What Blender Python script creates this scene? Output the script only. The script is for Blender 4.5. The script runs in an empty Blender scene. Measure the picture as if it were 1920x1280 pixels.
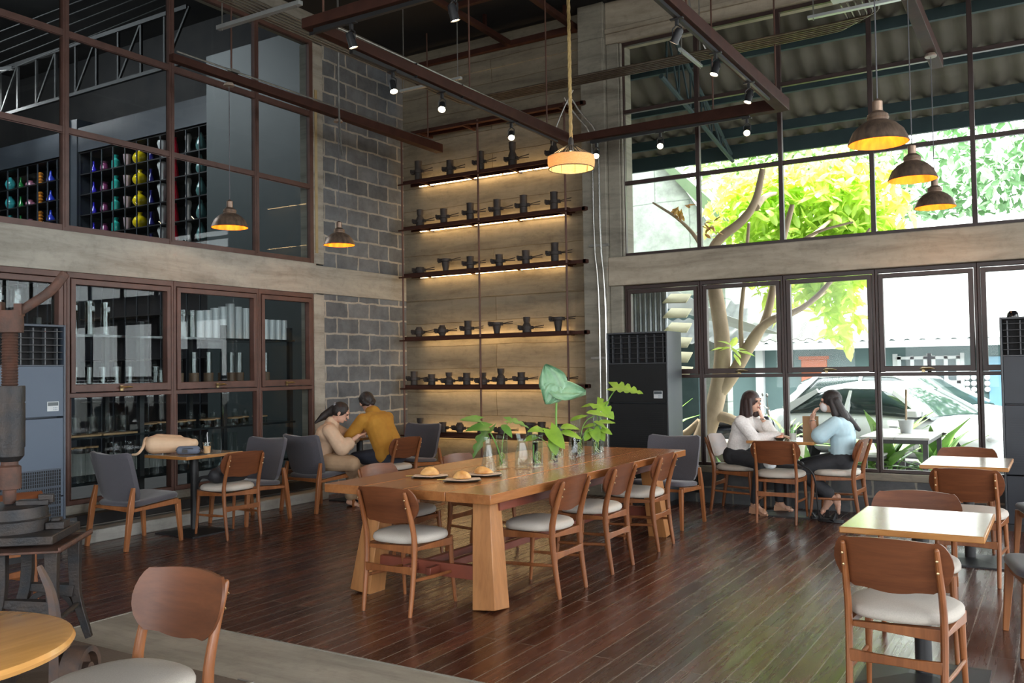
import bpy, bmesh, math, random
from mathutils import Vector, Matrix, noise
random.seed(7)
sc = bpy.context.scene
COL = sc.collection
PI = math.pi

# ------------------------------------------------------------------ camera
cam = bpy.data.cameras.new('camera')
camo = bpy.data.objects.new('camera', cam)
COL.objects.link(camo)
RX, RD, RF = Vector((0.852238, 0.522934, -0.015182)), Vector((-0.029273, 0.018693, -0.999397)), Vector((-0.522335, 0.852168, 0.031238))
mm = Matrix.Identity(4)
for i in range(3):
    mm[i][0] = RX[i]; mm[i][1] = -RD[i]; mm[i][2] = -RF[i]
mm[2][3] = 1.5
camo.matrix_world = mm
cam.sensor_width = 36.0
cam.lens = 1679.2 / 1920 * 36
cam.clip_start = 0.02
cam.clip_end = 300
sc.camera = camo

# ------------------------------------------------------------------ light and exposure
sc.view_settings.view_transform = 'Standard'
sc.view_settings.look = 'None'
sc.view_settings.gamma = 1
sc.view_settings.use_curve_mapping = False
sc.view_settings.exposure = 0.85
w = bpy.data.worlds.new('sky'); sc.world = w; w.use_nodes = True
bg = w.node_tree.nodes['Background']
bg.inputs[0].default_value = (0.93, 0.97, 1.0, 1)
bg.inputs[1].default_value = 6.0
sun = bpy.data.lights.new('sun', 'SUN'); sun.energy = 9.0; sun.angle = 0.03; sun.color = (1, .95, .85)
suno = bpy.data.objects.new('sun', sun); COL.objects.link(suno)
suno.rotation_euler = Vector((-.35, .25, 1)).to_track_quat('Z', 'Y').to_euler()

def portal(name, loc, rot, sx, sy):
    l = bpy.data.lights.new(name, 'AREA'); l.shape = 'RECTANGLE'; l.size = sx; l.size_y = sy
    l.cycles.is_portal = True
    o = bpy.data.objects.new(name, l); COL.objects.link(o); o.location = loc; o.rotation_euler = rot
portal('window_portal', (-.2, 9.85, 1.43), (-PI/2, 0, 0), 8.4, 2.1)
portal('window_portal', (-.2, 9.85, 4.1), (-PI/2, 0, 0), 8.4, 2.6)
portal('window_portal', (-1.3, -5.3, 2.6), (PI/2, 0, 0), 12.4, 4.6)
portal('window_portal', (5.3, 3.5, 2.6), (0, PI/2, 0), 4.6, 10.0)

# ------------------------------------------------------------------ materials
MC = {}
def newmat(name):
    m = bpy.data.materials.new(name); m.use_nodes = True
    nt = m.node_tree; nt.nodes.clear()
    o = nt.nodes.new('ShaderNodeOutputMaterial'); p = nt.nodes.new('ShaderNodeBsdfPrincipled')
    nt.links.new(p.outputs[0], o.inputs[0])
    return m, nt, p, o
def ramp(nt, fac, stops):
    r = nt.nodes.new('ShaderNodeValToRGB'); e = r.color_ramp.elements
    while len(e) < len(stops): e.new(.5)
    for i, (pos, c) in enumerate(stops):
        e[i].position = pos; e[i].color = (c[0], c[1], c[2], 1) if hasattr(c, '__len__') else (c, c, c, 1)
    nt.links.new(fac, r.inputs[0]); return r.outputs[0]
def coords(nt, scale=(1,1,1), rot=(0,0,0), rnd=True):
    tc = nt.nodes.new('ShaderNodeTexCoord'); mp = nt.nodes.new('ShaderNodeMapping')
    mp.inputs['Scale'].default_value = scale; mp.inputs['Rotation'].default_value = rot
    if rnd:
        oi = nt.nodes.new('ShaderNodeObjectInfo'); ml = nt.nodes.new('ShaderNodeMath'); ml.operation = 'MULTIPLY'; ml.inputs[1].default_value = 23.
        ad = nt.nodes.new('ShaderNodeVectorMath'); ad.operation = 'ADD'
        nt.links.new(oi.outputs['Random'], ml.inputs[0]); nt.links.new(tc.outputs['Object'], ad.inputs[0]); nt.links.new(ml.outputs[0], ad.inputs[1])
        nt.links.new(ad.outputs[0], mp.inputs[0])
    else: nt.links.new(tc.outputs['Object'], mp.inputs[0])
    return mp.outputs[0]
def noisen(nt, vec, scale=5, detail=4, rough=.55, dist=0):
    n = nt.nodes.new('ShaderNodeTexNoise'); n.inputs['Scale'].default_value = scale; n.inputs['Detail'].default_value = detail
    n.inputs['Roughness'].default_value = rough; n.inputs['Distortion'].default_value = dist
    nt.links.new(vec, n.inputs['Vector']); return n.outputs['Fac']
def bumpn(nt, p, h, strength=.2, dist=.01):
    b = nt.nodes.new('ShaderNodeBump'); b.inputs['Strength'].default_value = strength; b.inputs['Distance'].default_value = dist
    nt.links.new(h, b.inputs['Height']); nt.links.new(b.outputs[0], p.inputs['Normal'])
def mixc(nt, fac, a, b, mode='MIX'):
    m = nt.nodes.new('ShaderNodeMix'); m.data_type = 'RGBA'; m.blend_type = mode
    for s, v in ((m.inputs[0], fac), (m.inputs[6], a), (m.inputs[7], b)):
        if hasattr(v, 'is_linked') or hasattr(v, 'links'): nt.links.new(v, s)
        elif hasattr(v, '__len__'): s.default_value = (v[0], v[1], v[2], 1)
        else: s.default_value = v
    return m.outputs[2]
def mat(name, c1, c2=None, rough=.5, metal=0., scale=6, stretch=(1,1,1), bump=0, bscale=40, spec=.5, coat=0, rnd=True, dist=0, detail=4, sheen=0, sub=0):
    if name in MC: return MC[name]
    m, nt, p, o = newmat(name)
    c2 = c2 or tuple(x*.8 for x in c1)
    v = coords(nt, stretch, rnd=rnd)
    f = noisen(nt, v, scale, detail, dist=dist)
    nt.links.new(ramp(nt, f, [(.3, c1), (.7, c2)]), p.inputs['Base Color'])
    p.inputs['Roughness'].default_value = rough; p.inputs['Metallic'].default_value = metal
    p.inputs['Specular IOR Level'].default_value = spec; p.inputs['Coat Weight'].default_value = coat; p.inputs['Coat Roughness'].default_value = .15
    if sheen: p.inputs['Sheen Weight'].default_value = sheen
    if bump: bumpn(nt, p, noisen(nt, coords(nt, rnd=False), bscale, 3), bump)
    MC[name] = m; return m
def emit(name, c, s):
    if name in MC: return MC[name]
    m, nt, p, o = newmat(name); p.inputs['Base Color'].default_value = (*c, 1)
    p.inputs['Emission Color'].default_value = (*c, 1); p.inputs['Emission Strength'].default_value = s
    MC[name] = m; return m
def glass(name, tint=(1,1,1), ior=1.45, rough=.0, refl=1.0, base=.0, basec=(.8,.9,.9)):
    if name in MC: return MC[name]
    m = bpy.data.materials.new(name); m.use_nodes = True; nt = m.node_tree; nt.nodes.clear()
    o = nt.nodes.new('ShaderNodeOutputMaterial'); t = nt.nodes.new('ShaderNodeBsdfTransparent'); g = nt.nodes.new('ShaderNodeBsdfGlossy')
    t.inputs[0].default_value = (*tint, 1); g.inputs['Roughness'].default_value = rough; g.inputs[0].default_value = (refl, refl, refl, 1)
    lw = nt.nodes.new('ShaderNodeLayerWeight'); lw.inputs[0].default_value = .5
    pw = nt.nodes.new('ShaderNodeMath'); pw.operation = 'POWER'; pw.inputs[1].default_value = 4.5; nt.links.new(lw.outputs['Facing'], pw.inputs[0])
    f = nt.nodes.new('ShaderNodeMath'); f.operation = 'MULTIPLY_ADD'; f.inputs[1].default_value = .85; f.inputs[2].default_value = ((ior-1)/(ior+1))**2; nt.links.new(pw.outputs[0], f.inputs[0])
    mx = nt.nodes.new('ShaderNodeMixShader'); nt.links.new(f.outputs[0], mx.inputs[0]); nt.links.new(t.outputs[0], mx.inputs[1]); nt.links.new(g.outputs[0], mx.inputs[2])
    out = mx.outputs[0]
    if base:
        d = nt.nodes.new('ShaderNodeBsdfDiffuse'); d.inputs[0].default_value = (*basec, 1)
        m2 = nt.nodes.new('ShaderNodeMixShader'); m2.inputs[0].default_value = base; nt.links.new(out, m2.inputs[1]); nt.links.new(d.outputs[0], m2.inputs[2]); out = m2.outputs[0]
    nt.links.new(out, o.inputs[0]); MC[name] = m; return m
def wood(name, c1, c2, rough=.35, axis=2, coat=.15, scale=9):
    st = [1, 1, 1]; st[axis] = .09
    if name in MC: return MC[name]
    m, nt, p, o = newmat(name)
    v = coords(nt, st)
    f = noisen(nt, v, scale, 6, .6, .6); f2 = noisen(nt, v, scale*7, 3, .6)
    c = ramp(nt, f, [(.32, c1), (.5, tuple((a+b)/2 for a, b in zip(c1, c2))), (.68, c2)])
    c = mixc(nt, .35, c, ramp(nt, f2, [(.35, .55), (.6, 1.)]), 'MULTIPLY')
    nt.links.new(c, p.inputs['Base Color']); p.inputs['Roughness'].default_value = rough; p.inputs['Coat Weight'].default_value = coat; p.inputs['Coat Roughness'].default_value = .2; p.inputs['Specular IOR Level'].default_value = .35
    bumpn(nt, p, f2, .06, .002)
    MC[name] = m; return m
def concrete(name, c1, c2, plane='yz', board=.28, seam=.5, c3=None, rough=.85):
    m, nt, p, o = newmat(name)
    tc = nt.nodes.new('ShaderNodeTexCoord'); sp = nt.nodes.new('ShaderNodeSeparateXYZ'); cb = nt.nodes.new('ShaderNodeCombineXYZ')
    nt.links.new(tc.outputs['Object'], sp.inputs[0])
    nt.links.new(sp.outputs[{'x':0,'y':1}[plane[0]]], cb.inputs[0]); nt.links.new(sp.outputs[{'z':2,'y':1}[plane[1]]], cb.inputs[1])
    dn = nt.nodes.new('ShaderNodeTexNoise'); dn.inputs['Scale'].default_value = 1.1; nt.links.new(cb.outputs[0], dn.inputs['Vector'])
    ml = nt.nodes.new('ShaderNodeVectorMath'); ml.operation = 'MULTIPLY_ADD'; nt.links.new(dn.outputs['Color'], ml.inputs[0]); ml.inputs[1].default_value = (.06, .06, 0); nt.links.new(cb.outputs[0], ml.inputs[2])
    mp = nt.nodes.new('ShaderNodeMapping'); mp.inputs['Scale'].default_value = (.35, 2.2, 1); nt.links.new(ml.outputs[0], mp.inputs[0])
    f = noisen(nt, mp.outputs[0], 2.4, 8, .68, .3)
    c = ramp(nt, f, [(.3, c1), (.52, c2), (.72, c3 or tuple(x*1.25 for x in c2))])
    f3 = noisen(nt, cb.outputs[0], 9, 8, .7)
    c = mixc(nt, .5, c, ramp(nt, f3, [(.3, .62), (.5, 1.)]), 'MULTIPLY')
    if board:
        bt = nt.nodes.new('ShaderNodeTexBrick'); nt.links.new(ml.outputs[0], bt.inputs['Vector'])
        bt.inputs['Scale'].default_value = 1; bt.inputs['Brick Width'].default_value = 3.1; bt.inputs['Row Height'].default_value = board
        bt.inputs['Mortar Size'].default_value = .006; bt.inputs['Mortar Smooth'].default_value = .6
        bt.inputs['Color1'].default_value = (1, 1, 1, 1); bt.inputs['Color2'].default_value = (.72, .72, .72, 1); bt.inputs['Mortar'].default_value = (.5, .42, .3, 1)
        c = mixc(nt, seam, c, bt.outputs['Color'], 'MULTIPLY')
        ad = nt.nodes.new('ShaderNodeMath'); ad.operation = 'ADD'; nt.links.new(bt.outputs['Fac'], ad.inputs[0]); nt.links.new(f3, ad.inputs[1])
        bumpn(nt, p, ad.outputs[0], .55, .012)
    else: bumpn(nt, p, f3, .5, .01)
    nt.links.new(c, p.inputs['Base Color']); p.inputs['Roughness'].default_value = rough; p.inputs['Specular IOR Level'].default_value = .3
    MC[name] = m; return m
def blocks(name, c1, c2, mort, plane='yz', bw=.41, rh=.2, ms=.012, off=.5):
    m, nt, p, o = newmat(name)
    tc = nt.nodes.new('ShaderNodeTexCoord'); sp = nt.nodes.new('ShaderNodeSeparateXYZ'); cb = nt.nodes.new('ShaderNodeCombineXYZ')
    nt.links.new(tc.outputs['Object'], sp.inputs[0])
    nt.links.new(sp.outputs[{'x':0,'y':1}[plane[0]]], cb.inputs[0]); nt.links.new(sp.outputs[{'z':2,'x':0}[plane[1]]], cb.inputs[1])
    dn = nt.nodes.new('ShaderNodeTexNoise'); dn.inputs['Scale'].default_value = 7; dn.inputs['Detail'].default_value = 4; nt.links.new(cb.outputs[0], dn.inputs['Vector'])
    ml = nt.nodes.new('ShaderNodeVectorMath'); ml.operation = 'MULTIPLY_ADD'; nt.links.new(dn.outputs['Color'], ml.inputs[0]); ml.inputs[1].default_value = (.04, .04, 0); nt.links.new(cb.outputs[0], ml.inputs[2])
    bt = nt.nodes.new('ShaderNodeTexBrick'); nt.links.new(ml.outputs[0], bt.inputs['Vector'])
    bt.inputs['Scale'].default_value = 1; bt.inputs['Brick Width'].default_value = bw; bt.inputs['Row Height'].default_value = rh; bt.offset = off
    bt.inputs['Mortar Size'].default_value = ms; bt.inputs['Mortar Smooth'].default_value = .25
    bt.inputs['Color1'].default_value = (*c1, 1); bt.inputs['Color2'].default_value = (*c2, 1); bt.inputs['Mortar'].default_value = (*mort, 1)
    f = noisen(nt, cb.outputs[0], 3.5, 8, .7)
    c = mixc(nt, .75, bt.outputs['Color'], ramp(nt, f, [(.3, .5), (.62, 1.15)]), 'MULTIPLY')
    nt.links.new(c, p.inputs['Base Color']); p.inputs['Roughness'].default_value = .9; p.inputs['Specular IOR Level'].default_value = .2
    bumpn(nt, p, bt.outputs['Fac'], .35, .01)
    MC[name] = m; return m

def floor_wood():
    m, nt, p, o = newmat('floor_planks')
    tc = nt.nodes.new('ShaderNodeTexCoord'); sp = nt.nodes.new('ShaderNodeSeparateXYZ'); cb = nt.nodes.new('ShaderNodeCombineXYZ')
    nt.links.new(tc.outputs['Object'], sp.inputs[0]); nt.links.new(sp.outputs[1], cb.inputs[0]); nt.links.new(sp.outputs[0], cb.inputs[1])
    def brick(ca, cbb, mo, ms):
        bt = nt.nodes.new('ShaderNodeTexBrick'); nt.links.new(cb.outputs[0], bt.inputs['Vector'])
        bt.inputs['Scale'].default_value = 1; bt.inputs['Brick Width'].default_value = 2.6; bt.inputs['Row Height'].default_value = .118; bt.offset = .37; bt.offset_frequency = 2
        bt.inputs['Mortar Size'].default_value = ms; bt.inputs['Mortar Smooth'].default_value = .1
        bt.inputs['Color1'].default_value = (*ca, 1); bt.inputs['Color2'].default_value = (*cbb, 1); bt.inputs['Mortar'].default_value = (*mo, 1); return bt
    bt = brick((.105, .032, .017), (.042, .014, .0085), (.017, .008, .006), .003)
    mp = nt.nodes.new('ShaderNodeMapping'); mp.inputs['Scale'].default_value = (.5, 7, 1); nt.links.new(cb.outputs[0], mp.inputs[0])
    g = noisen(nt, mp.outputs[0], 3.2, 8, .65, .4)
    c = mixc(nt, .8, bt.outputs['Color'], ramp(nt, g, [(.28, .45), (.55, 1.), (.75, 1.5)]), 'MULTIPLY')
    wn = noisen(nt, cb.outputs[0], .9, 6, .7)
    wf = noisen(nt, mp.outputs[0], 9, 8, .75)
    mu = nt.nodes.new('ShaderNodeMath'); mu.operation = 'MULTIPLY'; nt.links.new(ramp(nt, wn, [(.5, 0.), (.66, 1.)]), mu.inputs[0]); nt.links.new(ramp(nt, wf, [(.58, 0.), (.72, .4)]), mu.inputs[1])
    c = mixc(nt, mu.outputs[0], c, (.23, .165, .13))
    # pale dust line in the joints
    c = mixc(nt, bt.outputs['Fac'], c, ramp(nt, wn, [(.3, (.05, .032, .025)), (.55, (.28, .23, .19))]))
    nt.links.new(c, p.inputs['Base Color'])
    nt.links.new(ramp(nt, noisen(nt, mp.outputs[0], 2.5, 8, .7), [(.3, .15), (.7, .36)]), p.inputs['Roughness'])
    p.inputs['Specular IOR Level'].default_value = .6
    ad = nt.nodes.new('ShaderNodeMath'); ad.operation = 'SUBTRACT'; nt.links.new(noisen(nt, mp.outputs[0], 2.2, 5, .6), ad.inputs[0]); nt.links.new(bt.outputs['Fac'], ad.inputs[1])
    bumpn(nt, p, ad.outputs[0], .3, .006)
    MC['floor_planks'] = m; return m

FLOORM = floor_wood()
CONC_L = concrete('concrete_left', (.20,.185,.155), (.34,.32,.275), 'yz', .0)
CONC_S = concrete('concrete_shelf_wall', (.13,.11,.082), (.225,.195,.145), 'xz', .31, .8)
CONC_W = concrete('concrete_window_beam', (.22,.185,.14), (.36,.31,.24), 'xz', .0)
CONC_C = concrete('concrete_column', (.14,.125,.10), (.25,.23,.185), 'xz', .0)
CONC_F = concrete('concrete_floor', (.23,.205,.165), (.33,.30,.25), 'xy', .0, rough=.5)
BLK_L = blocks('block_wall_left', (.165,.175,.185), (.11,.118,.127), (.33,.31,.27), 'yz', ms=.014)
BLK_W = blocks('block_wall_sill', (.12,.125,.13), (.09,.095,.10), (.24,.23,.2), 'xz', rh=.19)
RUST = mat('brown_painted_steel', (.055,.020,.013), (.036,.013,.009), .65, 0, 8, bump=.1, spec=.2)
RUST2 = mat('rusty_brown_steel', (.11,.046,.028), (.07,.03,.02), .55, .0, 6, bump=.1)
FRAME_L = mat('brown_window_paint', (.105,.05,.038), (.07,.032,.024), .5, 0, 9)
FRAME_W = mat('dark_brown_window_paint', (.036,.017,.013), (.026,.012,.010), .45, 0, 9)
BLACK = mat('black_metal', (.012,.012,.013), (.018,.018,.02), .45)
CHW = wood('chair_wood', (.18,.058,.018), (.30,.11,.038), .33, 2)
CHB = wood('chair_back_veneer', (.10,.031,.012), (.17,.056,.021), .42, 0, .05)
ARMW = wood('armchair_wood', (.24,.082,.026), (.34,.13,.045), .4, 2)
TABW = wood('table_wood', (.24,.082,.024), (.38,.155,.052), .25, 1, .25, 6)
TABL = wood('table_leg_wood', (.34,.14,.045), (.46,.21,.075), .4, 2, .1, 6)
TABR = mat('red_wood', (.22,.055,.03), (.14,.035,.02), .45, 0, 5, (1,.2,1))
SEAT = mat('beige_seat_fabric', (.52,.475,.42), (.44,.40,.35), .95, 0, 220, bump=.25, bscale=600, spec=.2, rnd=False)
GREYF = mat('charcoal_fabric', (.062,.058,.068), (.085,.08,.095), .9, 0, 200, bump=.2, bscale=600, spec=.2, rnd=False, sheen=.3)
IRON = mat('cast_iron', (.030,.025,.023), (.055,.042,.036), .62, .3, 9, bump=.3, bscale=60)
PANE = glass('window_glass', (.97,.985,.98), 1.4, refl=.25)
PANE_L = glass('dark_window_glass', (.86,.89,.89), 1.38, refl=.42)
CLEAR = glass('clear_glass', (.96,.985,.975), 1.5)
STEELG = mat('galvanised_conduit', (.36,.35,.32), (.25,.24,.22), .35, .8, 12)

# ------------------------------------------------------------------ mesh helpers
class MB:
    def __init__(s): s.bm = bmesh.new()
    def box(s, x0, x1, y0, y1, z0, z1, M=None):
        vs = [s.bm.verts.new(Vector((x, y, z)) if M is None else M @ Vector((x, y, z))) for z in (z0, z1) for y in (y0, y1) for x in (x0, x1)]
        for f in ((0,2,3,1),(4,5,7,6),(0,1,5,4),(2,6,7,3),(0,4,6,2),(1,3,7,5)): s.bm.faces.new([vs[i] for i in f])
        return s
    def loft(s, rings, closed=True, caps=True, loop=False):
        R = [[s.bm.verts.new(Vector(p)) for p in r] for r in rings]
        n = len(R[0]); m = len(R)
        for i in range(m if loop else m-1):
            a, b = R[i], R[(i+1) % m]
            for j in range(n if closed else n-1):
                k = (j+1) % n
                try: s.bm.faces.new((a[j], a[k], b[k], b[j]))
                except ValueError: pass
        if caps and closed and not loop:
            try: s.bm.faces.new(R[0][::-1]); s.bm.faces.new(R[-1])
            except ValueError: pass
        return s
    def tube(s, pts, r, n=8, sq=None, up=None, caps=True):
        pts = [Vector(p) for p in pts]; rings = []
        rr = r if hasattr(r, '__len__') else [r]*len(pts)
        ref = Vector(up) if up else None
        if len(rr) != len(pts):
            o_ = []
            for i in range(len(pts)):
                f = i*(len(rr)-1)/(len(pts)-1); a = min(int(f), len(rr)-2); f -= a
                A, B = rr[a], rr[a+1]
                A = A if hasattr(A, '__len__') else (A, A); B = B if hasattr(B, '__len__') else (B, B)
                o_.append((A[0]*(1-f)+B[0]*f, A[1]*(1-f)+B[1]*f))
            rr = o_
        for i, p in enumerate(pts):
            t = (pts[min(i+1, len(pts)-1)] - pts[max(i-1, 0)]).normalized()
            if ref is None: ref = Vector((0,0,1)) if abs(t.z) < .9 else Vector((0,1,0))
            a = t.cross(ref)
            if a.length < 1e-5: a = t.orthogonal()
            a.normalize(); b = a.cross(t).normalized(); ref = b
            q = rr[i]; qa, qb = q if hasattr(q, '__len__') else (q, q)
            if sq: rings.append([p + a*qa*sx + b*qb*sy for sx, sy in ((1,1),(-1,1),(-1,-1),(1,-1))])
            else: rings.append([p + a*qa*math.cos(2*PI*k/n) + b*qb*math.sin(2*PI*k/n) for k in range(n)])
        return s.loft(rings, caps=caps)
    def lathe(s, prof, n=24, M=None, c=(0,0,0), caps=True):
        M = M or Matrix.Translation(c)
        rings = [[M @ Vector((r*math.cos(2*PI*k/n), r*math.sin(2*PI*k/n), z)) for k in range(n)] for r, z in prof]
        return s.loft(rings, caps=caps)
    def prism(s, poly, t, M):
        return s.loft([[M @ Vector((x, y, 0)) for x, y in poly], [M @ Vector((x, y, t)) for x, y in poly]])
    def ell(s, c, r, n=16, m=10, M=None):
        rings = []
        for i in range(1, m):
            a = PI*i/m
            rings.append([(lambda v: (M @ v if M else v))(Vector((c[0]+r[0]*math.sin(a)*math.cos(2*PI*k/n), c[1]+r[1]*math.sin(a)*math.sin(2*PI*k/n), c[2]-r[2]*math.cos(a)))) for k in range(n)])
        return s.loft(rings)
    def out(s, name, m, parent=None, smooth=True, bevel=0, seg=2, loc=None, rot=None, sub=0, ang=38):
        bmesh.ops.recalc_face_normals(s.bm, faces=s.bm.faces)
        me = bpy.data.meshes.new(name); s.bm.to_mesh(me); s.bm.free()
        if smooth:
            me.polygons.foreach_set('use_smooth', [True]*len(me.polygons)); me.set_sharp_from_angle(angle=math.radians(ang))
        if m: me.materials.append(m)
        o = bpy.data.objects.new(name, me); COL.objects.link(o)
        if parent: o.parent = parent
        if loc is not None: o.location = loc
        if rot is not None: o.rotation_euler = rot
        if bevel:
            b = o.modifiers.new('bevel', 'BEVEL'); b.width = bevel; b.segments = seg; b.limit_method = 'ANGLE'; b.angle_limit = math.radians(40)
        if sub:
            b = o.modifiers.new('sub', 'SUBSURF'); b.levels = sub; b.render_levels = sub
        return o
def tag(o, label=None, cat=None, group=None, kind=None):
    if label: o['label'] = label
    if cat: o['category'] = cat
    if group: o['group'] = group
    if kind: o['kind'] = kind
    return o
def thing(name, label, cat, loc=(0,0,0), rz=0, group=None):
    o = bpy.data.objects.new(name, None); COL.objects.link(o); o.empty_display_size = .1
    o.location = loc; o.rotation_euler = (0, 0, rz); return tag(o, label, cat, group)
def struct(mb, name, m, **k):
    o = mb.out(name, m, **k); o['kind'] = 'structure'; return o
def dup(root, loc=None, rz=None, label=None, group=None, scale=None):
    def cp(o, par):
        c = o.copy(); COL.objects.link(c)
        if par: c.parent = par
        for ch in o.children: cp(ch, c)
        return c
    r = cp(root, None)
    if loc is not None: r.location = loc
    if rz is not None: r.rotation_euler = (0, 0, rz)
    if scale is not None: r.scale = scale if hasattr(scale, '__len__') else (scale,)*3
    if label: r['label'] = label
    if group: r['group'] = group
    return r
def place(root, used, loc, rz=0, label=None, group=None, scale=None):
    """first call moves the prototype itself, later calls copy it"""
    if not used: 
        used.append(1); root.location = loc; root.rotation_euler = (0, 0, rz)
        if label: root['label'] = label
        if group: root['group'] = group
        if scale is not None: root.scale = scale if hasattr(scale, '__len__') else (scale,)*3
        return root
    return dup(root, loc, rz, label, group, scale)
def arc(c, r, a0, a1, n, z=0):
    return [(c[0]+r*math.cos(a0+(a1-a0)*i/n), c[1]+r*math.sin(a0+(a1-a0)*i/n), z) for i in range(n+1)]
def sm(pts, it=2):
    pts = [Vector(p) for p in pts]
    for _ in range(it):
        q = [pts[0]]
        for a, b in zip(pts[:-1], pts[1:]): q += [a*.75+b*.25, a*.25+b*.75]
        q.append(pts[-1]); pts = q
    return pts
# ================================================================== the room
CEIL = 5.85
# floors
fb = MB()
for x0, x1, y0, y1 in ((-7.9, 5.3, 3.62, 9.9), (-7.9, -5.08, -5.3, 3.62)): fb.box(x0, x1, y0, y1, -.06, 0)
struct(fb, 'floor', FLOORM, smooth=False)
struct(MB().box(-5.08, 5.3, -5.3, 3.62, -.06, -.002), 'floor', CONC_F, smooth=False)
struct(MB().box(-5.086, -5.074, -5.3, 3.62, -.01, .001).box(-5.08, 5.3, 3.612, 3.626, -.01, .001), 'trim_1', mat('floor_joint_grout', (.3,.28,.24), rough=.9), smooth=False)
DARKC = mat('black_ceiling', (.006,.006,.007), (.009,.009,.01), .9)
struct(MB().box(-7.9, 5.5, -5.5, 9.95, CEIL, CEIL+.15), 'ceiling', DARKC, smooth=False)

# left wall
lw = MB()
lw.box(-7.9, -7.7, 1.4, 7.93, 0, .33).box(-7.9, -7.66, -5.3, 7.99, 2.45, 2.82).box(-7.9, -7.67, 7.99, 9.75, 2.46, 2.80)
lw.box(-7.9, -7.685, 7.97, 8.15, 0, 2.45).box(-7.9, -7.685, 7.97, 8.15, 2.82, 5.53)
lw.box(-7.9, -7.62, -5.3, 9.75, 5.55, CEIL).box(-7.9, -7.7, -5.3, 1.4, 0, 2.45).box(-7.9, -7.7, -5.3, 1.4, 2.82, 5.55)
lw.box(-7.66, -7.60, -5.3, 9.7, 5.58, 5.66)
struct(lw, 'wall_left', CONC_L, bevel=.006)
struct(MB().box(-7.9, -7.7, 8.15, 9.8, 0, 2.46).box(-7.9, -7.7, 8.15, 9.8, 2.80, 5.55), 'wall_left', BLK_L, smooth=False)
struct(MB().box(-7.7, -7.45, 1.4, 7.95, 0, .115), 'baseboard_left', concrete('curb_concrete', (.24,.235,.215), (.36,.35,.32), 'yz', 0), bevel=.01)
# patches of bare plaster along the pillar, and a yellowish strip
struct(MB().box(-7.69, -7.676, 8.0, 8.04, 2.95, 4.95), 'trim_2', mat('yellowed_render', (.36,.27,.13), (.42,.34,.2), .9, 0, 5))

# shelf wall
sw = MB().box(-7.7, -4.84, 9.78, 9.98, 0, 2.46).box(-7.7, -4.84, 9.75, 9.98, 2.46, CEIL)
sw.box(-7.7, -4.84, 9.735, 9.75, 5.42, CEIL)
struct(sw, 'wall_back', CONC_S, smooth=False)
cb = MB().box(-4.84, -4.52, 9.55, 9.9, 0, 5.42).box(-4.86, -4.53, 9.53, 9.9, 4.98, 5.42).box(-4.52, -4.36, 9.605, 9.9, 0, 5.34).box(-4.36, -4.33, 9.62, 9.9, 2.8, 5.34)
cb.box(-4.86, -4.52, 9.54, 9.9, 5.42, CEIL)
struct(cb, 'trim_3', CONC_C, bevel=.012)
ww = MB().box(-4.52, 5.3, 9.56, 9.9, 2.46, 2.80).box(-4.52, 5.3, 9.6, 9.9, 5.34, CEIL).box(-4.52, 5.3, 9.57, 9.62, 5.46, 5.52)
struct(ww, 'wall_right', CONC_W, bevel=.01)
struct(MB().box(-4.38, 5.3, 9.6, 9.9, 0, .33), 'wall_right', BLK_W, smooth=False)
struct(MB().box(-4.38, 5.3, 9.585, 9.9, .33, .405), 'trim_4', CONC_C, bevel=.008)
# the far sides of the room, open to daylight
fw = MB().box(-7.9, 5.5, -5.5, -5.3, 0, .3).box(-7.9, 5.5, -5.5, -5.3, 4.95, CEIL)
fw.box(-7.9, 5.5, -5.5, -5.3, .3, .9).box(-7.9, 5.5, -5.5, -5.3, 4.4, 4.95)
for x in (-7.9, -4.6, -1.3, 2.0): fw.box(x, x+1.2, -5.5, -5.3, .9, 4.4)
fw.box(5.1, 5.5, -5.5, -5.3, .9, 4.4)
struct(fw, 'wall_front', CONC_C, smooth=False)
rw = MB().box(5.3, 5.5, -5.3, 9.9, 0, .3).box(5.3, 5.5, -5.3, 9.9, 4.95, CEIL).box(5.3, 5.5, -5.3, -1.5, .3, 4.95)
for y, q in ((1.2, 1.2), (4.4, 1.4), (8.7, 1.2)): rw.box(5.3, 5.5, y, y+q, .3, 4.95)
struct(rw, 'wall_side', CONC_C, smooth=False)

WN = [0]
def window(parts, m, panes, pm, handle=None):
    WN[0] += 1
    fr = MB()
    for k, b in enumerate(parts):
        e = .0004*(k % 9); fr.box(b[0]+e, b[1]-e, b[2]+e, b[3]-e, b[4]+e, b[5]-e)
    o = struct(fr, 'window_%d' % WN[0], m, bevel=.004, seg=1)
    g = MB()
    for b in panes: g.box(*b)
    g.out('pane', pm, o, smooth=False)
    if handle:
        h = MB(); x, y, z, ax = handle
        M = Matrix.Translation((x, y, z)) @ (Matrix.Rotation(PI/2, 4, 'Z') if ax == 'y' else Matrix.Identity(4))
        h.tube([M @ Vector((-.06, -.022, 0)), M @ Vector((-.02, -.03, .004)), M @ Vector((.03, -.032, .006)), M @ Vector((.075, -.03, 0))], [.007, .012, .011, .004])
        h.tube([M @ Vector((-.03, 0, -.0)), M @ Vector((-.03, -.035, 0))], .008).box(-.045, -.015, -.008, 0, -.03, .02, M)
        h.out('handle', mat('brass', (.36,.27,.14), (.24,.18,.09), .35, .9), o)
    return o
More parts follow.
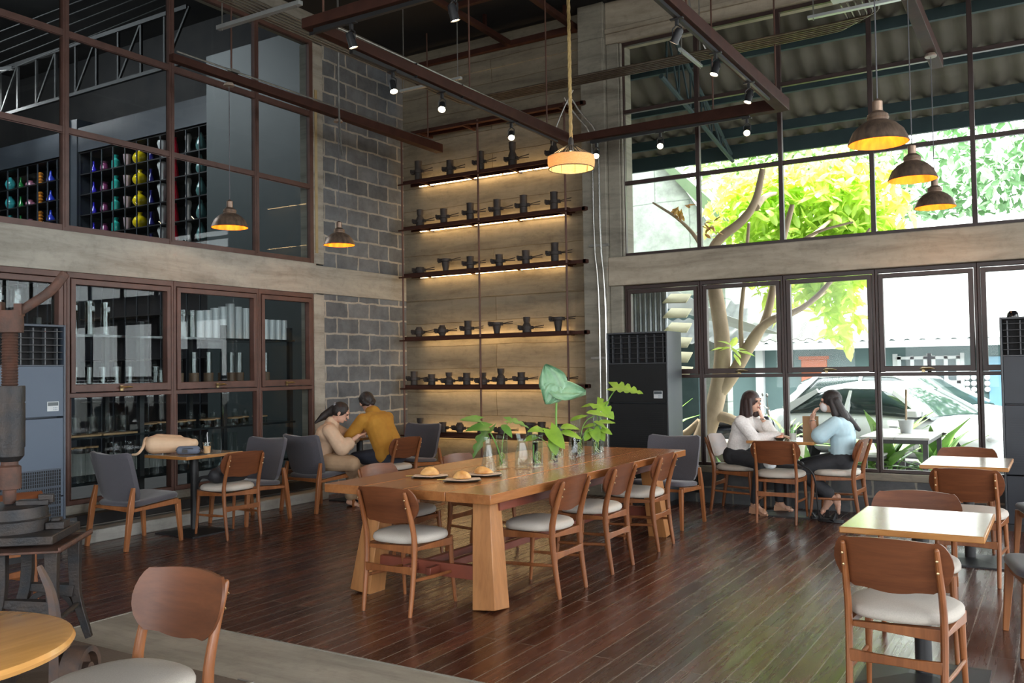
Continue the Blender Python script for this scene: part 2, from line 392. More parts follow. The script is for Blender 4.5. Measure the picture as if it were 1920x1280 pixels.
# left upper glazing (grid)
xs0, xs1 = -7.74, -7.68
ys = [1.4, 2.52, 3.65, 4.80, 5.945, 7.08, 7.945]; zs = [2.85, 3.75, 4.64, 5.53]
P = []
for y in ys: P.append((xs0, xs1, y-.032, y+.032, 2.82, 5.55))
for z in zs: P.append((xs0, xs1-.004, 1.4, 7.96, z-.03, z+.03))
for y in ys[1:-1]: P.append((xs1-.004, xs1+.006, y-.012, y+.012, 2.85, 5.53))
for z in zs[1:-1]: P.append((xs1-.004, xs1+.004, 1.4, 7.96, z-.045, z-.033))
window(P, FRAME_L, [(-7.722, -7.716, a+.02, b-.02, c+.02, d-.02) for a, b in zip(ys[:-1], ys[1:]) for c, d in zip(zs[:-1], zs[1:])], PANE_L)
# left lower glazing: casement over fixed light, one window per bay
for a, b in zip(ys[:-1], ys[1:]):
    P = [(xs0, -7.665, a+.0005, a+.03, .33, 2.45), (xs0, -7.665, b-.03, b-.0005, .33, 2.45), (xs0, -7.665, a, b, 2.395, 2.45), (xs0, -7.665, a, b, .33, .375), (xs0, -7.668, a, b, 1.30, 1.345)]
    P += [(xs0, -7.655, a+.034, a+.085, 1.345, 2.392), (xs0, -7.655, b-.085, b-.034, 1.345, 2.392), (xs0, -7.655, a+.034, b-.034, 2.335, 2.392), (xs0, -7.655, a+.034, b-.034, 1.348, 1.425)]
    P += [(xs0, -7.662, a+.03, a+.042, .375, 1.3), (xs0, -7.662, b-.042, b-.03, .375, 1.3)]
    window(P, FRAME_L, [(-7.722, -7.716, a+.08, b-.08, 1.42, 2.34), (-7.722, -7.716, a+.02, b-.02, .37, 1.31)], PANE_L, (-7.655, (a+b)/2-.0, 1.385, 'y'))
# window wall, upper grid
XS = [-4.345, -3.43, -2.51, -1.59, -.67, .25, 1.17, 2.09, 3.01, 3.93, 4.85]; ZS = [2.82, 3.67, 4.515, 5.32]
P = [(x-.024, x+.024, 9.65, 9.71, 2.8, 5.34) for x in XS] + [(-4.35, 5.3, 9.652, 9.708, z-.024, z+.024) for z in ZS]
window(P, FRAME_W, [(a+.01, b-.01, 9.678, 9.684, c+.01, d-.01) for a, b in zip(XS[:-1], XS[1:]) for c, d in zip(ZS[:-1], ZS[1:])], PANE)
for a, b in zip(XS[:-1], XS[1:]):
    P = [(a+.0005, a+.028, 9.64, 9.71, .405, 2.46), (b-.028, b-.0005, 9.64, 9.71, .405, 2.46), (a, b, 9.64, 9.71, 2.415, 2.46), (a, b, 9.64, 9.71, .405, .44), (a, b, 9.64, 9.71, 1.375, 1.415)]
    P += [(a+.03, a+.078, 9.63, 9.7, 1.415, 2.41), (b-.078, b-.03, 9.63, 9.7, 1.415, 2.41), (a+.03, b-.03, 9.63, 9.7, 2.36, 2.41), (a+.03, b-.03, 9.63, 9.7, 1.418, 1.48)]
    window(P, FRAME_W, [(a+.07, b-.07, 9.678, 9.684, 1.47, 2.37), (a+.02, b-.02, 9.678, 9.684, .43, 1.385)], PANE, ((a+b)/2, 9.63, 1.445, 'x'))

tag(MB().box(-7.7, -7.6, 1.6, 7.93, .14, .245).out('cable_duct', BLACK, bevel=.008), 'black cable duct running along the foot of the left windows above the curb', 'cable duct')
o = thing('wall_socket', 'grey socket box with a white plug beside the left air conditioner', 'socket', (-7.59, 4.75, .19))
MB().box(0, .05, -.07, .07, -.05, .05).out('socket_box', mat('socket_grey', (.10,.11,.12), rough=.5), o, bevel=.005)
MB().box(.05, .09, -.025, .03, -.03, .025).out('plug', mat('white_plastic', (.7,.72,.74), (.64,.66,.68), .4), o, bevel=.006)

# ================================================================== the hall behind the left windows
HG = mat('hall_grey_green', (.05,.068,.07), (.06,.078,.08), .5, 0, 2)
HD = mat('hall_dark', (.03,.03,.032), (.045,.043,.042), .9, 0, 2)
HF = mat('hall_floor', (.14,.135,.13), (.18,.17,.16), .6, 0, 2)
hb = MB().box(-21.2, -21, -5.3, 12.2, 0, 8.6).box(-21, -7.9, 12, 12.2, 0, 8.6).box(-21, -7.9, -5.5, -5.3, 0, 8.6).box(-7.9, -7.72, -5.3, 12, CEIL+.16, 8.6).box(-7.9, -7.72, 9.98, 12, 0, CEIL+.16)
struct(hb, 'wall_hall', HD, smooth=False)
struct(MB().box(-21.2, -7.72, -5.5, 12.2, 8.6, 8.7), 'ceiling', HD, smooth=False)
struct(MB().box(-21, -7.9, -5.3, 12, -.06, 0), 'floor', HF, smooth=False)
struct(MB().box(-11.92, -7.9, 9.9, 12, 0, 6.75), 'wall_panel', HG, smooth=False)
DG = mat('shelving_grey', (.045,.053,.065), (.04,.048,.06), .5)
# tall vase shelving: two bays with a beam on top
vs = thing('vase_shelving', 'tall dark steel grid shelving full of coloured vases seen through the upper left windows', 'shelving', (-15.9, 10.6, 0))
V = MB()
XL = [-19.11,-18.72,-18.34,-17.99,-17.63,-17.28,-16.95]; XR = [-16.19,-15.83,-15.5,-15.15,-14.79,-14.45,-14.12,-13.77,-13.42,-13.07,-12.72]
ZR = [3.42,3.82,4.22,4.62,5.02,5.42,5.84]
def wx(b, x0, x1, y0, y1, z0, z1): b.box(x0+15.9, x1+15.9, y0-10.6, y1-10.6, z0, z1)
for x in XL+XR+[-12.1]: wx(V, x-.01, x+.01, 10.4, 10.42, 0, 5.84)
V.out('uprights', DG, vs, smooth=False)
V = MB()
for z in ZR: wx(V, -20.5, -16.6, 10.4, 10.85, z-.02, z); wx(V, -16.2, -12, 10.4, 10.85, z-.02, z)
for z in (1, 1.8, 2.6): wx(V, -20.5, -12, 10.4, 10.85, z-.02, z)
V.out('shelf_boards', BLACK, vs, smooth=False)
V = MB(); wx(V, -16.62, -16.19, 10.34, 10.9, 0, 6.5); wx(V, -16.5, -16.4, 10.3, 10.34, 0, 6.5); V.out('post', DG, vs, smooth=False)
V = MB(); wx(V, -20.9, -11.92, 10.36, 10.8, 5.85, 6.32); V.out('top_beam', DG, vs, smooth=False)
V = MB(); wx(V, -20.9, -11.92, 10.86, 10.9, 0, 5.85); V.out('back_panel', mat('shelf_back_black', (.012,.012,.016), rough=.7), vs, smooth=False)
def gloss(n, c): return mat('glaze_'+n, c, tuple(x*.85 for x in c), .12, 0, 3, coat=.6)
VP = {
 'oval':   [(.0,0),(.03,0),(.085,.08),(.105,.15),(.085,.22),(.035,.29),(.03,.3)],
 'bottle': [(.0,0),(.04,0),(.065,.05),(.055,.1),(.02,.16),(.018,.24),(.025,.25)],
 'bowl':   [(.0,0),(.05,0),(.10,.04),(.09,.09),(.04,.12),(.05,.14)],
 'beads':  [(.0,0),(.04,0),(.065,.035),(.035,.065),(.065,.1),(.035,.13),(.065,.165),(.035,.195),(.065,.23),(.03,.27)],
 'pear':   [(.0,0),(.05,0),(.085,.05),(.075,.1),(.03,.16),(.02,.24),(.022,.25)],
 'jug':    [(.0,0),(.06,0),(.08,.05),(.07,.1),(.035,.14),(.05,.19),(.03,.2)],
 'tub':    [(.0,0),(.05,0),(.085,.06),(.07,.14),(.05,.17),(.075,.2)],
 'square': [(.0,0),(.07,0),(.078,.02),(.078,.17),(.05,.2),(.03,.22),(.055,.28)],
 'cup':    [(.0,0),(.035,0),(.06,.1),(.075,.24),(.07,.24)],
 'globe':  [(.0,0),(.06,0),(.125,.07),(.14,.13),(.11,.2),(.04,.245),(.035,.28),(.05,.3)],
 'gourd':  [(.0,0),(.05,0),(.075,.05),(.05,.12),(.02,.19),(.03,.28)],
 'urn':    [(.0,0),(.04,0),(.045,.06),(.07,.2),(.1,.3),(.085,.35),(.05,.37)],
 'cone':   [(.0,0),(.065,0),(.075,.04),(.05,.2),(.025,.33),(.03,.36)],
 'wave':   [(.0,0),(.055,0),(.06,.06),(.04,.13),(.04,.2),(.06,.28),(.06,.33),(.045,.37)],
 'drop':   [(.0,0),(.04,0),(.085,.06),(.095,.12),(.07,.22),(.02,.33),(.015,.35)]}
cols = [(-18.91,'oval',(.05,.42,.45),'tall oval turquoise vase'),(-18.52,'bottle',(.02,.25,.06),'small green bottle vase'),(-18.16,'bowl',(.45,.18,.28),'low pink bowl vase'),(-17.80,'beads',(.65,.25,.03),'orange vase of stacked beads'),(-17.44,'pear',(.03,.06,.6),'blue pear shaped vase'),(-16.80,'jug',(.75,.09,.02),'orange red jug vase'),
 (-16.0,'bottle',(.04,.03,.6),'deep blue bottle vase'),(-15.66,'tub',(.22,.05,.14),'plum coloured squat vase'),(-15.31,'square',(.03,.42,.36),'sea green square shouldered vase'),(-14.96,'cup',(.6,.44,.47),'pale pink flared vase'),(-14.58,'globe',(.72,.55,.01),'yellow globe vase'),(-14.26,'gourd',(.02,.02,.16),'navy gourd vase'),(-13.93,'urn',(.62,.64,.64),'tall white shouldered vase'),(-13.58,'cone',(.5,.01,.03),'crimson cone vase'),(-13.22,'wave',(.55,.5,.48),'wavy off white vase'),(-12.88,'drop',(.12,.27,.27),'dusty teal drop vase')]
rown = {4.22:'fourth row from the top', 4.62:'third row from the top', 5.02:'second row from the top', 5.42:'top row', 3.82:'fifth row from the top'}
for x, k, c, lab in cols:
    o = MB().lathe(VP[k], 20).out('vase', gloss(lab.replace(' ', '_'), c))
    tag(o, None, 'vase', 'coloured vases in the tall shelving')
    used = []
    for z in (3.82, 4.22, 4.62, 5.02, 5.42):
        if z == 3.82 and x < -14.3: continue
        place(o, used, (x+.02, 10.56, z+.001), 0, '%s, %s of the hall shelving' % (lab, rown[z]), None, (1, 1, 1.02))
# hall roof steel
tr = thing('roof_truss', 'grey steel truss with wires hanging in the dark hall above the vase shelving', 'truss', (-15, 9.6, 6.6))
T = MB()
T.tube([(-4.5, 0, .9), (3, 0, .9)], .035, sq=1); T.tube([(-4.5, 0, 0), (3, 0, 0)], .03, sq=1)
for i in range(12):
    x = -4.4+i*.62; T.tube([(x, 0, -.0), (x, 0, .9)], .02, sq=1)
    if i % 2: T.tube([(x, 0, 0), (x+.62, 0, .9)], .018, sq=1)
T.out('lattice', mat('hall_steel', (.035,.035,.035), (.025,.025,.025), .7), tr)
T = MB()
for k in range(5): T.tube([(-5.5, -.9-.1*k, .1+.16*k), (4, -1.1, .35+.14*k)], .008, 5)
T.out('wires', mat('wire_grey', (.06,.06,.06), rough=.5), tr)
T = MB(); T.tube([(-2.4, -.5, -.8), (-2.4, -.5, 1.2)], .05)
for k in range(4): T.lathe([(.05, .1+k*.07), (.09, .12+k*.07), (.05, .15+k*.07)], 10, c=(-2.4, -.5, 0))
T.tube([(-2.9, -.5, .8), (-1.2, -.5, .55)], .03, sq=1); T.out('insulator_post', mat('hall_steel2', (.06,.06,.06), rough=.6), tr)
for i, (x, y, z, r, lab) in enumerate(((-14.9, 4.2, 4.35, .17, 'round bright high bay lamp in the dark hall, seen at the left edge'), (-17.4, 9.3, 6.95, .12, 'small bright lamp above the vase shelving in the hall'), (-17.9, 9.3, 6.9, .06, 'smallest bright lamp beside a brighter one in the hall'), (-12.5, 5.2, 6.6, .06, 'tube shaped lamp high in the dark hall, above the grey panel side'))):
    o = thing('hall_lamp', lab, 'lamp', (x, y, z))
    MB().lathe([(.0, 0), (r, .01), (r, .03), (.0, .04)], 20).out('diffuser', emit('hall_lamp_light', (1, 1, 1), 30), o)
    MB().lathe([(r*1.02, .04), (r*.5, .15), (.02, .2), (.02, 8.6-z)], 16).out('housing', BLACK, o)
hl = bpy.data.lights.new('hall_fill_light', 'AREA'); hl.size = 3; hl.energy = 300; hl.color = (.9,.95,1)  # unseen fill emitter added to brighten the hall and its vases
ho = bpy.data.objects.new('hall_fill_light', hl); COL.objects.link(ho); ho.location = (-15.5, 6.5, 8.3); ho.rotation_euler = (.35, 0, 0)
for (x, y, z) in ((-14.9, 4.2, 4.3), (-17.4, 9.3, 6.9)):
    l = bpy.data.lights.new('hall_lamp_bulb', 'POINT'); l.energy = 40; l.shadow_soft_size = .1
    lo = bpy.data.objects.new('hall_lamp_bulb', l); COL.objects.link(lo); lo.location = (x, y, z)

# glassware shelving right behind the lower left windows
gs = thing('glass_shelving', 'black steel shelving holding clear glassware behind the lower left windows', 'shelving', (-8.3, 5.8, 0))
G = MB(); LV = (.48, .925, 1.425, 1.915)
for y in (3.4, 4.77, 5.86, 6.935, 7.95): 
    for x in (-8.08, -8.66): G.box(x-.025+8.3, x+.025+8.3, y-.025-5.8, y+.025-5.8, 0, 2.05)
G.out('posts', mat('shelf_post_black', (.02,.025,.03), rough=.35), gs, smooth=False)
for z in LV:
    MB().box(-.4, .26, -2.6, 2.2, z-.035, z-.012).out('shelf', mat('shelf_black_glass', (.02,.026,.03), rough=.12), gs, smooth=False)
WL = wood('glassware_wood', (.38,.22,.10), (.5,.32,.17), .5, 0)
WHT = mat('milk_white_glass', (.62,.66,.68), (.56,.6,.62), .2, 0, 3)
def tumbler(name, r, h, m=None, extra=None):
    o = thing(name, None, None)
    MB().lathe([(r, 0), (r, h), (r-.004, h), (r-.004, .008), (.0, .008)], 18).out('glass_body', m or CLEAR, o)
    if extra == 'ball': MB().ell((0, 0, h+.022), (.02, .02, .02), 12, 8).lathe([(r*.9, h), (r*.9, h+.005), (.006, h+.008)], 16).out('stopper', CLEAR, o)
    if extra == 'wood': MB().lathe([(.0, -.0), (r+.012, 0), (r+.012, .10), (.0, .10)], 20).out('wooden_base', wood('walnut_base', (.13,.08,.05), (.2,.13,.085), .6), o)
    if extra == 'lid': MB().lathe([(.0, h), (r+.004, h), (r+.004, h+.014), (.0, h+.014)], 20).out('wooden_lid', WL, o)
    if extra == 'tag': MB().box(r-.003, r+.003, -.018, .018, h*.72, h*.72+.04).out('price_sticker', mat('white_plastic', (.7,.7,.7)), o)
    return o
ORD = ['first','second','third','fourth','fifth','sixth','seventh','eighth','ninth','tenth','eleventh','twelfth','thirteenth','fourteenth','fifteenth','sixteenth']
def rowi(name, r, h, m, extra, label, cat, grp, pts):
    o = tumbler(name, r, h, m, extra); tag(o, label, cat, grp); used = []
    for i, p in enumerate(pts):
        q = place(o, used, p, random.uniform(-.3, .3))
        if len(pts) > 1: q['label'] = '%s, %s from the left' % (label, ORD[i])
S4 = 1.905
rowi('glass_cylinder', .05, .42, None, 'tag', 'tall stickered glass cylinder above the left air conditioner', 'glass vase', 'tall glass cylinders above the air conditioner', [(-8.12-.14*(i % 2), 3.75+.085*i, S4) for i in range(12)])
rowi('glass_cylinder', .045, .33, None, 'tag', 'clear glass cylinder, top glassware shelf, first lower window', 'glass vase', 'clear cylinders on the top glassware shelf', [(-8.12-.13*(i % 2), 4.98+.085*i, S4) for i in range(8)])
rowi('glass_cylinder', .05, .3, None, None, 'clear glass cylinder left of the white cylinders', 'glass vase', 'clear cylinders beside the white ones', [(-8.15, 6.2+.12*i, S4) for i in range(4)])
for i in range(8):
    rowi('white_glass_cylinder', .052, [.3,.31,.34,.36,.4,.37,.36,.35][i], WHT, None, 'tall milk white glass cylinder on the top glassware shelf, %s from the left' % ORD[i], 'glass vase', 'tall white cylinders in the third window', [(-8.15, 6.66+.108*i, S4)])
rowi('white_glass_cylinder', .045, .24, WHT, None, 'short milk white glass cylinder in the last lower window', 'glass vase', 'short white cylinders', [(-8.15, 7.62+.1*i, S4) for i in range(4)])
rowi('stoppered_jar', .04, .17, None, 'ball', 'small ball stoppered glass jar in the first lower window', 'glass jar', 'ball stoppered jars', [(-8.1-.13*(i % 2), 5.0+.075*i, 1.415) for i in range(16)])
rowi('glass_tube_vase', .042, .33, None, 'wood', 'clear glass tube standing in a round walnut base', 'glass vase', 'glass tubes in walnut bases', [(-8.15, y, 1.415) for y in (6.38, 6.58, 6.78, 6.98, 7.1, 7.22, 7.62)])
rowi('glass_cloche', .075, .13, None, 'ball', 'clear glass cloche with a ball knob left of the walnut based tubes', 'cloche', None, [(-8.15, 6.17, 1.415)])
rowi('glass_canister', .06, .16, None, 'ball', 'clear glass canister with a ball stopper on a pale wooden board', 'glass jar', 'canisters on the wooden boards', [(-8.12, y, .935) for y in (5.0, 5.16, 5.34, 5.52, 5.68)])
for y, lab in ((5.18, 'pale wooden board under glass canisters, nearer the air conditioner'), (5.58, 'pale wooden board under glass canisters, further from the air conditioner')):
    tag(MB().box(-.12, .12, -.19, .19, 0, .02).out('serving_board', WL, bevel=.005, loc=(-8.12, y, .914)), lab, 'board')
rowi('wooden_lid_bowl', .085, .075, None, 'lid', 'low glass bowl with wooden lid on the middle shelf', 'glass bowl', 'lidded bowls on the middle shelf', [(-8.12-.1*(i % 2), 5.98+.19*i, .914) for i in range(9)])
rowi('small_cloche', .04, .13, None, 'ball', 'small clear glass cloche behind the lidded bowls', 'cloche', 'small cloches at the back of the middle shelf', [(-8.42, 6.75+.16*i, .914) for i in range(6)])
rowi('ribbed_cylinder', .06, .33, None, 'lid', 'wooden lidded glass cylinder low beside the air conditioner', 'glass jar', 'lidded cylinders on the bottom shelf', [(-8.12, 4.95+.13*i, .47) for i in range(4)])
rowi('big_glass_cylinder', .075, .36, None, None, 'wide clear glass cylinder on the bottom shelf', 'glass vase', 'wide cylinders on the bottom shelf', [(-8.15, 5.6+.165*i, .47) for i in range(10)])
rowi('glass_dome', .09, .19, None, 'ball', 'clear glass dome low behind the charcoal armchairs', 'cloche', 'glass domes on the bottom shelf', [(-8.15, 7.3+.2*i, .47) for i in range(3)])
# ================================================================== furniture
SCR = mat('brass_screw', (.5,.36,.2), rough=.3, metal=.9)
def superring(a, b, z, n=32, e=2.6, cy=0, taper=0):
    r = []
    for k in range(n):
        t = 2*PI*k/n; c, s_ = math.cos(t), math.sin(t)
        x = a*math.copysign(abs(c)**(2/e), c); y = b*math.copysign(abs(s_)**(2/e), s_)
        r.append((x*(1+taper*y/b), cy+y, z))
    return r
def backrest_panel(wtop, wmid, h, th, curve, z0, y0, lean, n=28):
    """bent veneer back: flat topped, rounded below; outline traced as half widths against height"""
    prof = [(0,.52),(.05,.66),(.14,.80),(.26,.91),(.40,.975),(.54,1.),(.68,.985),(.80,.945),(.90,.885),(.96,.82),(1.,.72)]
    rows = []
    for t, wv in prof:
        half = wmid/2*wv; z = z0+h*t
        if t == 1: half = wtop/2
        rows.append((z, half, t))
    bm = bmesh.new(); F = []; B = []
    N = 14
    for z, half, t in rows:
        fr, bk = [], []
        for i in range(N+1):
            u = -1+2*i/N; x = u*half
            zz = z - (.012*u*u if t == 1 else 0) + (.02*(u*u) if t == 0 else 0)
            y = y0 - lean*(zz-z0) + curve*(x/(wmid/2))**2
            fr.append(bm.verts.new((x, y, zz))); bk.append(bm.verts.new((x, y-th, zz)))
        F.append(fr); B.append(bk)
    for r in range(len(rows)-1):
        for i in range(N):
            bm.faces.new((F[r][i], F[r][i+1], F[r+1][i+1], F[r+1][i])); bm.faces.new((B[r][i+1], B[r][i], B[r+1][i], B[r+1][i+1]))
        bm.faces.new((F[r][0], F[r+1][0], B[r+1][0], B[r][0])); bm.faces.new((F[r+1][N], F[r][N], B[r][N], B[r+1][N]))
    for i in range(N):
        bm.faces.new((F[0][i+1], F[0][i], B[0][i], B[0][i+1])); bm.faces.new((F[-1][i], F[-1][i+1], B[-1][i+1], B[-1][i]))
    m = MB(); m.bm.free(); m.bm = bm; return m
def dining_chair():
    t = thing('dining_chair', None, 'chair')
    backrest_panel(.36, .465, .235, .013, .045, .555, -.205, .30).out('backrest', CHB, t, bevel=.004)
    for s in (-1, 1):
        p = MB().tube(sm([(s*.182,-.235,0),(s*.184,-.20,.22),(s*.186,-.18,.43),(s*.185,-.205,.56),(s*.180,-.275,.755)]), [(.012,.013),(.015,.019),(.016,.024),(.0145,.02),(.011,.012)], 10, up=(0,1,0))
        p.ell((s*.180,-.275,.755), (.011,.011,.012), 10, 6)
        leg = p.out('rear_leg', CHW, t)
        for z, y in ((.715,-.277),(.665,-.262)): MB().lathe([(0,0),(.006,0),(.005,.004),(0,.005)], 10, Matrix.Translation((s*.181, y-.003, z)) @ Matrix.Rotation(PI/2, 4, 'X')).out('screw', SCR, leg)
        MB().tube([(s*.205,.225,0),(s*.198,.205,.2),(s*.192,.19,.43)], [(.011,.011),(.014,.015),(.018,.02)], 10, up=(0,1,0)).out('front_leg', CHW, t)
        MB().tube([(s*.188,-.17,.405),(s*.192,.18,.40)], (.011,.026), sq=1, up=(0,0,1)).out('side_rail', CHW, t, bevel=.003)
        MB().tube([(s*.187,-.205,.215),(s*.195,0,.205),(s*.201,.20,.2)], [(.008,.010),(.0095,.0125),(.008,.010)], 8).out('side_stretcher', CHW, t)
    MB().tube([(-.18,.185,.40),(.18,.185,.40)], (.011,.026), sq=1, up=(0,0,1)).out('front_rail', CHW, t, bevel=.003)
    MB().tube([(-.18,-.17,.40),(.18,-.17,.40)], (.011,.026), sq=1, up=(0,0,1)).out('rear_rail', CHW, t, bevel=.003)
    MB().tube([(x, -.205, .275+.0*x) for x in (-.18,-.09,0,.09,.18)], [(.009,.026),(.009,.020),(.009,.018),(.009,.020),(.009,.026)], sq=1, up=(0,0,1)).out('rear_stretcher', CHW, t, bevel=.003)
    R = []
    for f, z in ((.86,.425),(.96,.430),(1.,.442),(1.,.455),(.975,.468),(.90,.479),(.7,.487),(.35,.491)):
        R.append([(x*f, y*f+.012, z) for x, y, _ in superring(.226, .212, 0, 36, 2.7, 0, .07)])
    MB().loft(R).out('seat', SEAT, t, ang=60)
    return t
DC = dining_chair(); DCU = []
SET = 'matching dining chairs with beige seats'
def chair(x, y, rz, label):
    return place(DC, DCU, (x, y, 0), rz, label, SET)
E_, W_, N_, S_ = -PI/2, PI/2, 0, PI        # facing +X, -X, +Y, -Y
chair(-3.61, 4.58, .02, 'wooden dining chair at the near end of the long table, its back to the camera')
chair(-3.06, 5.35, W_-.02, 'wooden dining chair on the right side of the long table, nearest of the three')
chair(-3.06, 6.14, W_, 'wooden dining chair on the right side of the long table, middle of the three')
chair(-3.08, 7.04, W_+.04, 'wooden dining chair on the right side of the long table, furthest of the three')
chair(-4.28, 5.37, E_+.05, 'wooden dining chair left of the long table, its back top showing behind the pastries')
chair(-4.18, 6.29, E_, 'wooden dining chair on the left side of the long table, further one by the plants')
chair(-2.92, 9.24, E_-.03, 'wooden dining chair under the woman in the white sweater, left of the window table')
chair(-2.36, 8.80, .06, 'wooden dining chair holding a plastic bag and a black handbag, its back to the camera')
chair(-1.90, 9.20, W_-.05, 'wooden dining chair under the woman in the pale blue shirt')
chair(-.61, 4.20, -.05, 'wooden dining chair nearest the camera on the right, before the front bright table')
chair(-.70, 5.20, S_+.05, 'wooden dining chair beyond the front bright table, partly hidden by its top')
chair(-.57, 7.02, -.03, 'wooden dining chair on the near side of the back bright table')
chair(-.70, 8.20, S_, 'wooden dining chair beyond the back bright table, only its back top showing')
chair(-6.66, 5.77, W_-.1, 'wooden dining chair holding a black backpack beside the left window table')
chair(-6.33, 7.75, W_-.12, 'wooden dining chair under the man in the mustard shirt')
chair(-2.74, 1.93, S_+.03, 'wooden dining chair cut off at the bottom left beside the round table')
chair(-5.76, 3.08, W_+.05, 'wooden dining chair half hidden behind the iron press at the left edge')

def armchair():
    t = thing('armchair', None, 'armchair')
    # curved upholstered back
    R = []
    for zt, half, y, in ((.385,.205,-.17),(.40,.235,-.175),(.45,.255,-.185),(.60,.262,-.225),(.74,.268,-.265),(.80,.262,-.282),(.815,.235,-.287)):
        ring = []
        th = .022 if .39 < zt < .81 else .012
        n = 12
        for i in range(n+1): u = -1+2*i/n; ring.append((u*half, y+.035*u*u+th, zt+.02*u*u))
        for i in range(n+1): u = 1-2*i/n; ring.append((u*half, y+.035*u*u-th, zt+.02*u*u))
        R.append(ring)
    MB().loft(R).out('backrest', GREYF, t, ang=60)
    R = []
    for f, z in ((.9,.375),(.98,.38),(1.,.392),(1.,.405),(.96,.418),(.85,.425),(.4,.428)):
        R.append([(x*f, y*f+.04, z+.02*(y/.25)) for x, y, _ in superring(.272, .262, 0, 36, 5)])
    MB().loft(R).out('seat', GREYF, t, ang=60)
    for s in (-1, 1):
        MB().tube([(s*.275,-.285,0),(s*.268,-.235,.36),(s*.262,-.205,.53)], [(.016,.017),(.018,.026),(.016,.013)], sq=1, up=(0,1,0)).out('rear_leg', ARMW, t, bevel=.004)
        MB().tube([(s*.262,.285,0),(s*.25,.255,.375)], [(.014,.015),(.019,.024)], sq=1, up=(0,1,0)).out('front_leg', ARMW, t, bevel=.004)
        MB().tube([(s*.262,-.22,.335),(s*.252,.25,.365)], (.013,.024), sq=1, up=(0,0,1)).out('side_rail', ARMW, t, bevel=.003)
    for y, z in ((-.215,.345),(.24,.355)): MB().tube([(-.25,y,z),(.25,y,z)], (.012,.022), sq=1, up=(0,0,1)).out('cross_rail', ARMW, t, bevel=.003)
    return t
AC_ = armchair(); ACU = []
for x, y, rz, lab in ((-7.10,5.09,0,'charcoal armchair nearest the left air conditioner, facing the small table with the handbag'),
    (-7.10,6.42,S_,'charcoal armchair behind the wooden chair with the backpack'),
    (-7.03,7.33,-.06,'charcoal armchair under the woman in the beige jacket'),
    (-6.98,8.95,S_,'charcoal armchair in the corner by the metal mould shelves, behind the man'),
    (-3.27,8.12,S_,'charcoal armchair at the far end of the long table before the black air conditioner'),
    (.0,7.66,W_+.25,'charcoal armchair cut by the right edge of the picture, further one'),
    (.02,5.55,W_+.2,'charcoal armchair cut by the right edge of the picture, nearer one')):
    place(AC_, ACU, (x, y, 0), rz, lab, 'charcoal upholstered armchairs')

# long communal table
t = thing('long_table', 'long solid wood communal table with splayed block legs and red stretchers', 'table', (-3.6, 6.15, 0))
top = MB()
for i in range(4): top.box(-.67+.335*i+.0015, -.67+.335*(i+1)-.0015, -1.64, 1.62, .692, .75)
top.out('tabletop', TABW, t, bevel=.004)
for sx in (-1, 1):
    for y0, y1 in ((-1.40, -1.32), (1.40, 1.32)):
        b = (sx*.50-(.03 if sx > 0 else 0), y0, 0); c = (sx*.44, y1, .692)
        MB().tube([(sx*.505, y0, 0), (sx*.43, y1, .692)], (.085, .065), sq=1, up=(0,1,0)).out('leg', TABL, t, bevel=.005)
for y in (-1.36, 1.36): MB().box(-.43, .43, y-.025, y+.025, .16, .25).out('end_stretcher', TABR, t, bevel=.004)
for x in (-.09, .09): MB().box(x-.02, x+.02, -1.5, 1.4, .185, .235).out('long_stretcher', TABR, t, bevel=.004)
for sx in (-1, 1): MB().box(sx*.50-.02, sx*.50+.02, -1.3, 1.3, .60, .69).out('apron', TABR, t, bevel=.003)
for y in (-1.1, 1.1): MB().box(-.5, .5, y-.03, y+.03, .62, .69).out('cross_bearer', TABR, t, bevel=.003)

# small pedestal tables
LAM = wood('laminate_top', (.46,.30,.17), (.60,.42,.26), .16, 0, 1, 5)
EDG = mat('orange_wood_edge', (.42,.19,.05), (.34,.14,.035), .35, 0, 8, (1,1,5))
def pedestal(x, y, w_, d, label, rz=0, loc=None):
    t = thing('cafe_table', label, 'table', (x, y, 0), rz)
    MB().box(-w_/2, w_/2, -d/2, d/2, .722, .75).out('tabletop', EDG, t, bevel=.004)
    MB().box(-w_/2+.008, w_/2-.008, -d/2+.008, d/2-.008, .7495, .7512).out('laminate', LAM, t, smooth=False)
    MB().lathe([(.038,.02),(.038,.70)], 24).box(-.16,.16,-.16,.16,.705,.722).out('column', BLACK, t, ang=30)
    MB().loft([[(x,y,0) for x,y in ((-.27,-.24),(.27,-.24),(.27,.24),(-.27,.24))],[(x,y,.012) for x,y in ((-.27,-.24),(.27,-.24),(.27,.24),(-.27,.24))],[(x,y,.035) for x,y in ((-.06,-.06),(.06,-.06),(.06,.06),(-.06,.06))]]).out('base', BLACK, t, smooth=False)
    return t
pedestal(-.602, 4.695, .60, .70, 'front bright wooden cafe table with a glossy top reflecting the window, on a black pedestal')
pedestal(-.63, 7.61, .58, .75, 'back bright wooden cafe table by the right air conditioner, on a black pedestal')
pedestal(-7.08, 5.72, .60, .66, 'small wooden cafe table against the left windows holding a beige bag and a drink', .0)
pedestal(-7.08, 8.08, .60, .60, 'small wooden cafe table between the man and the woman in the corner')
pedestal(-2.40, 9.21, .66, .56, 'small wooden cafe table between the two women at the window')

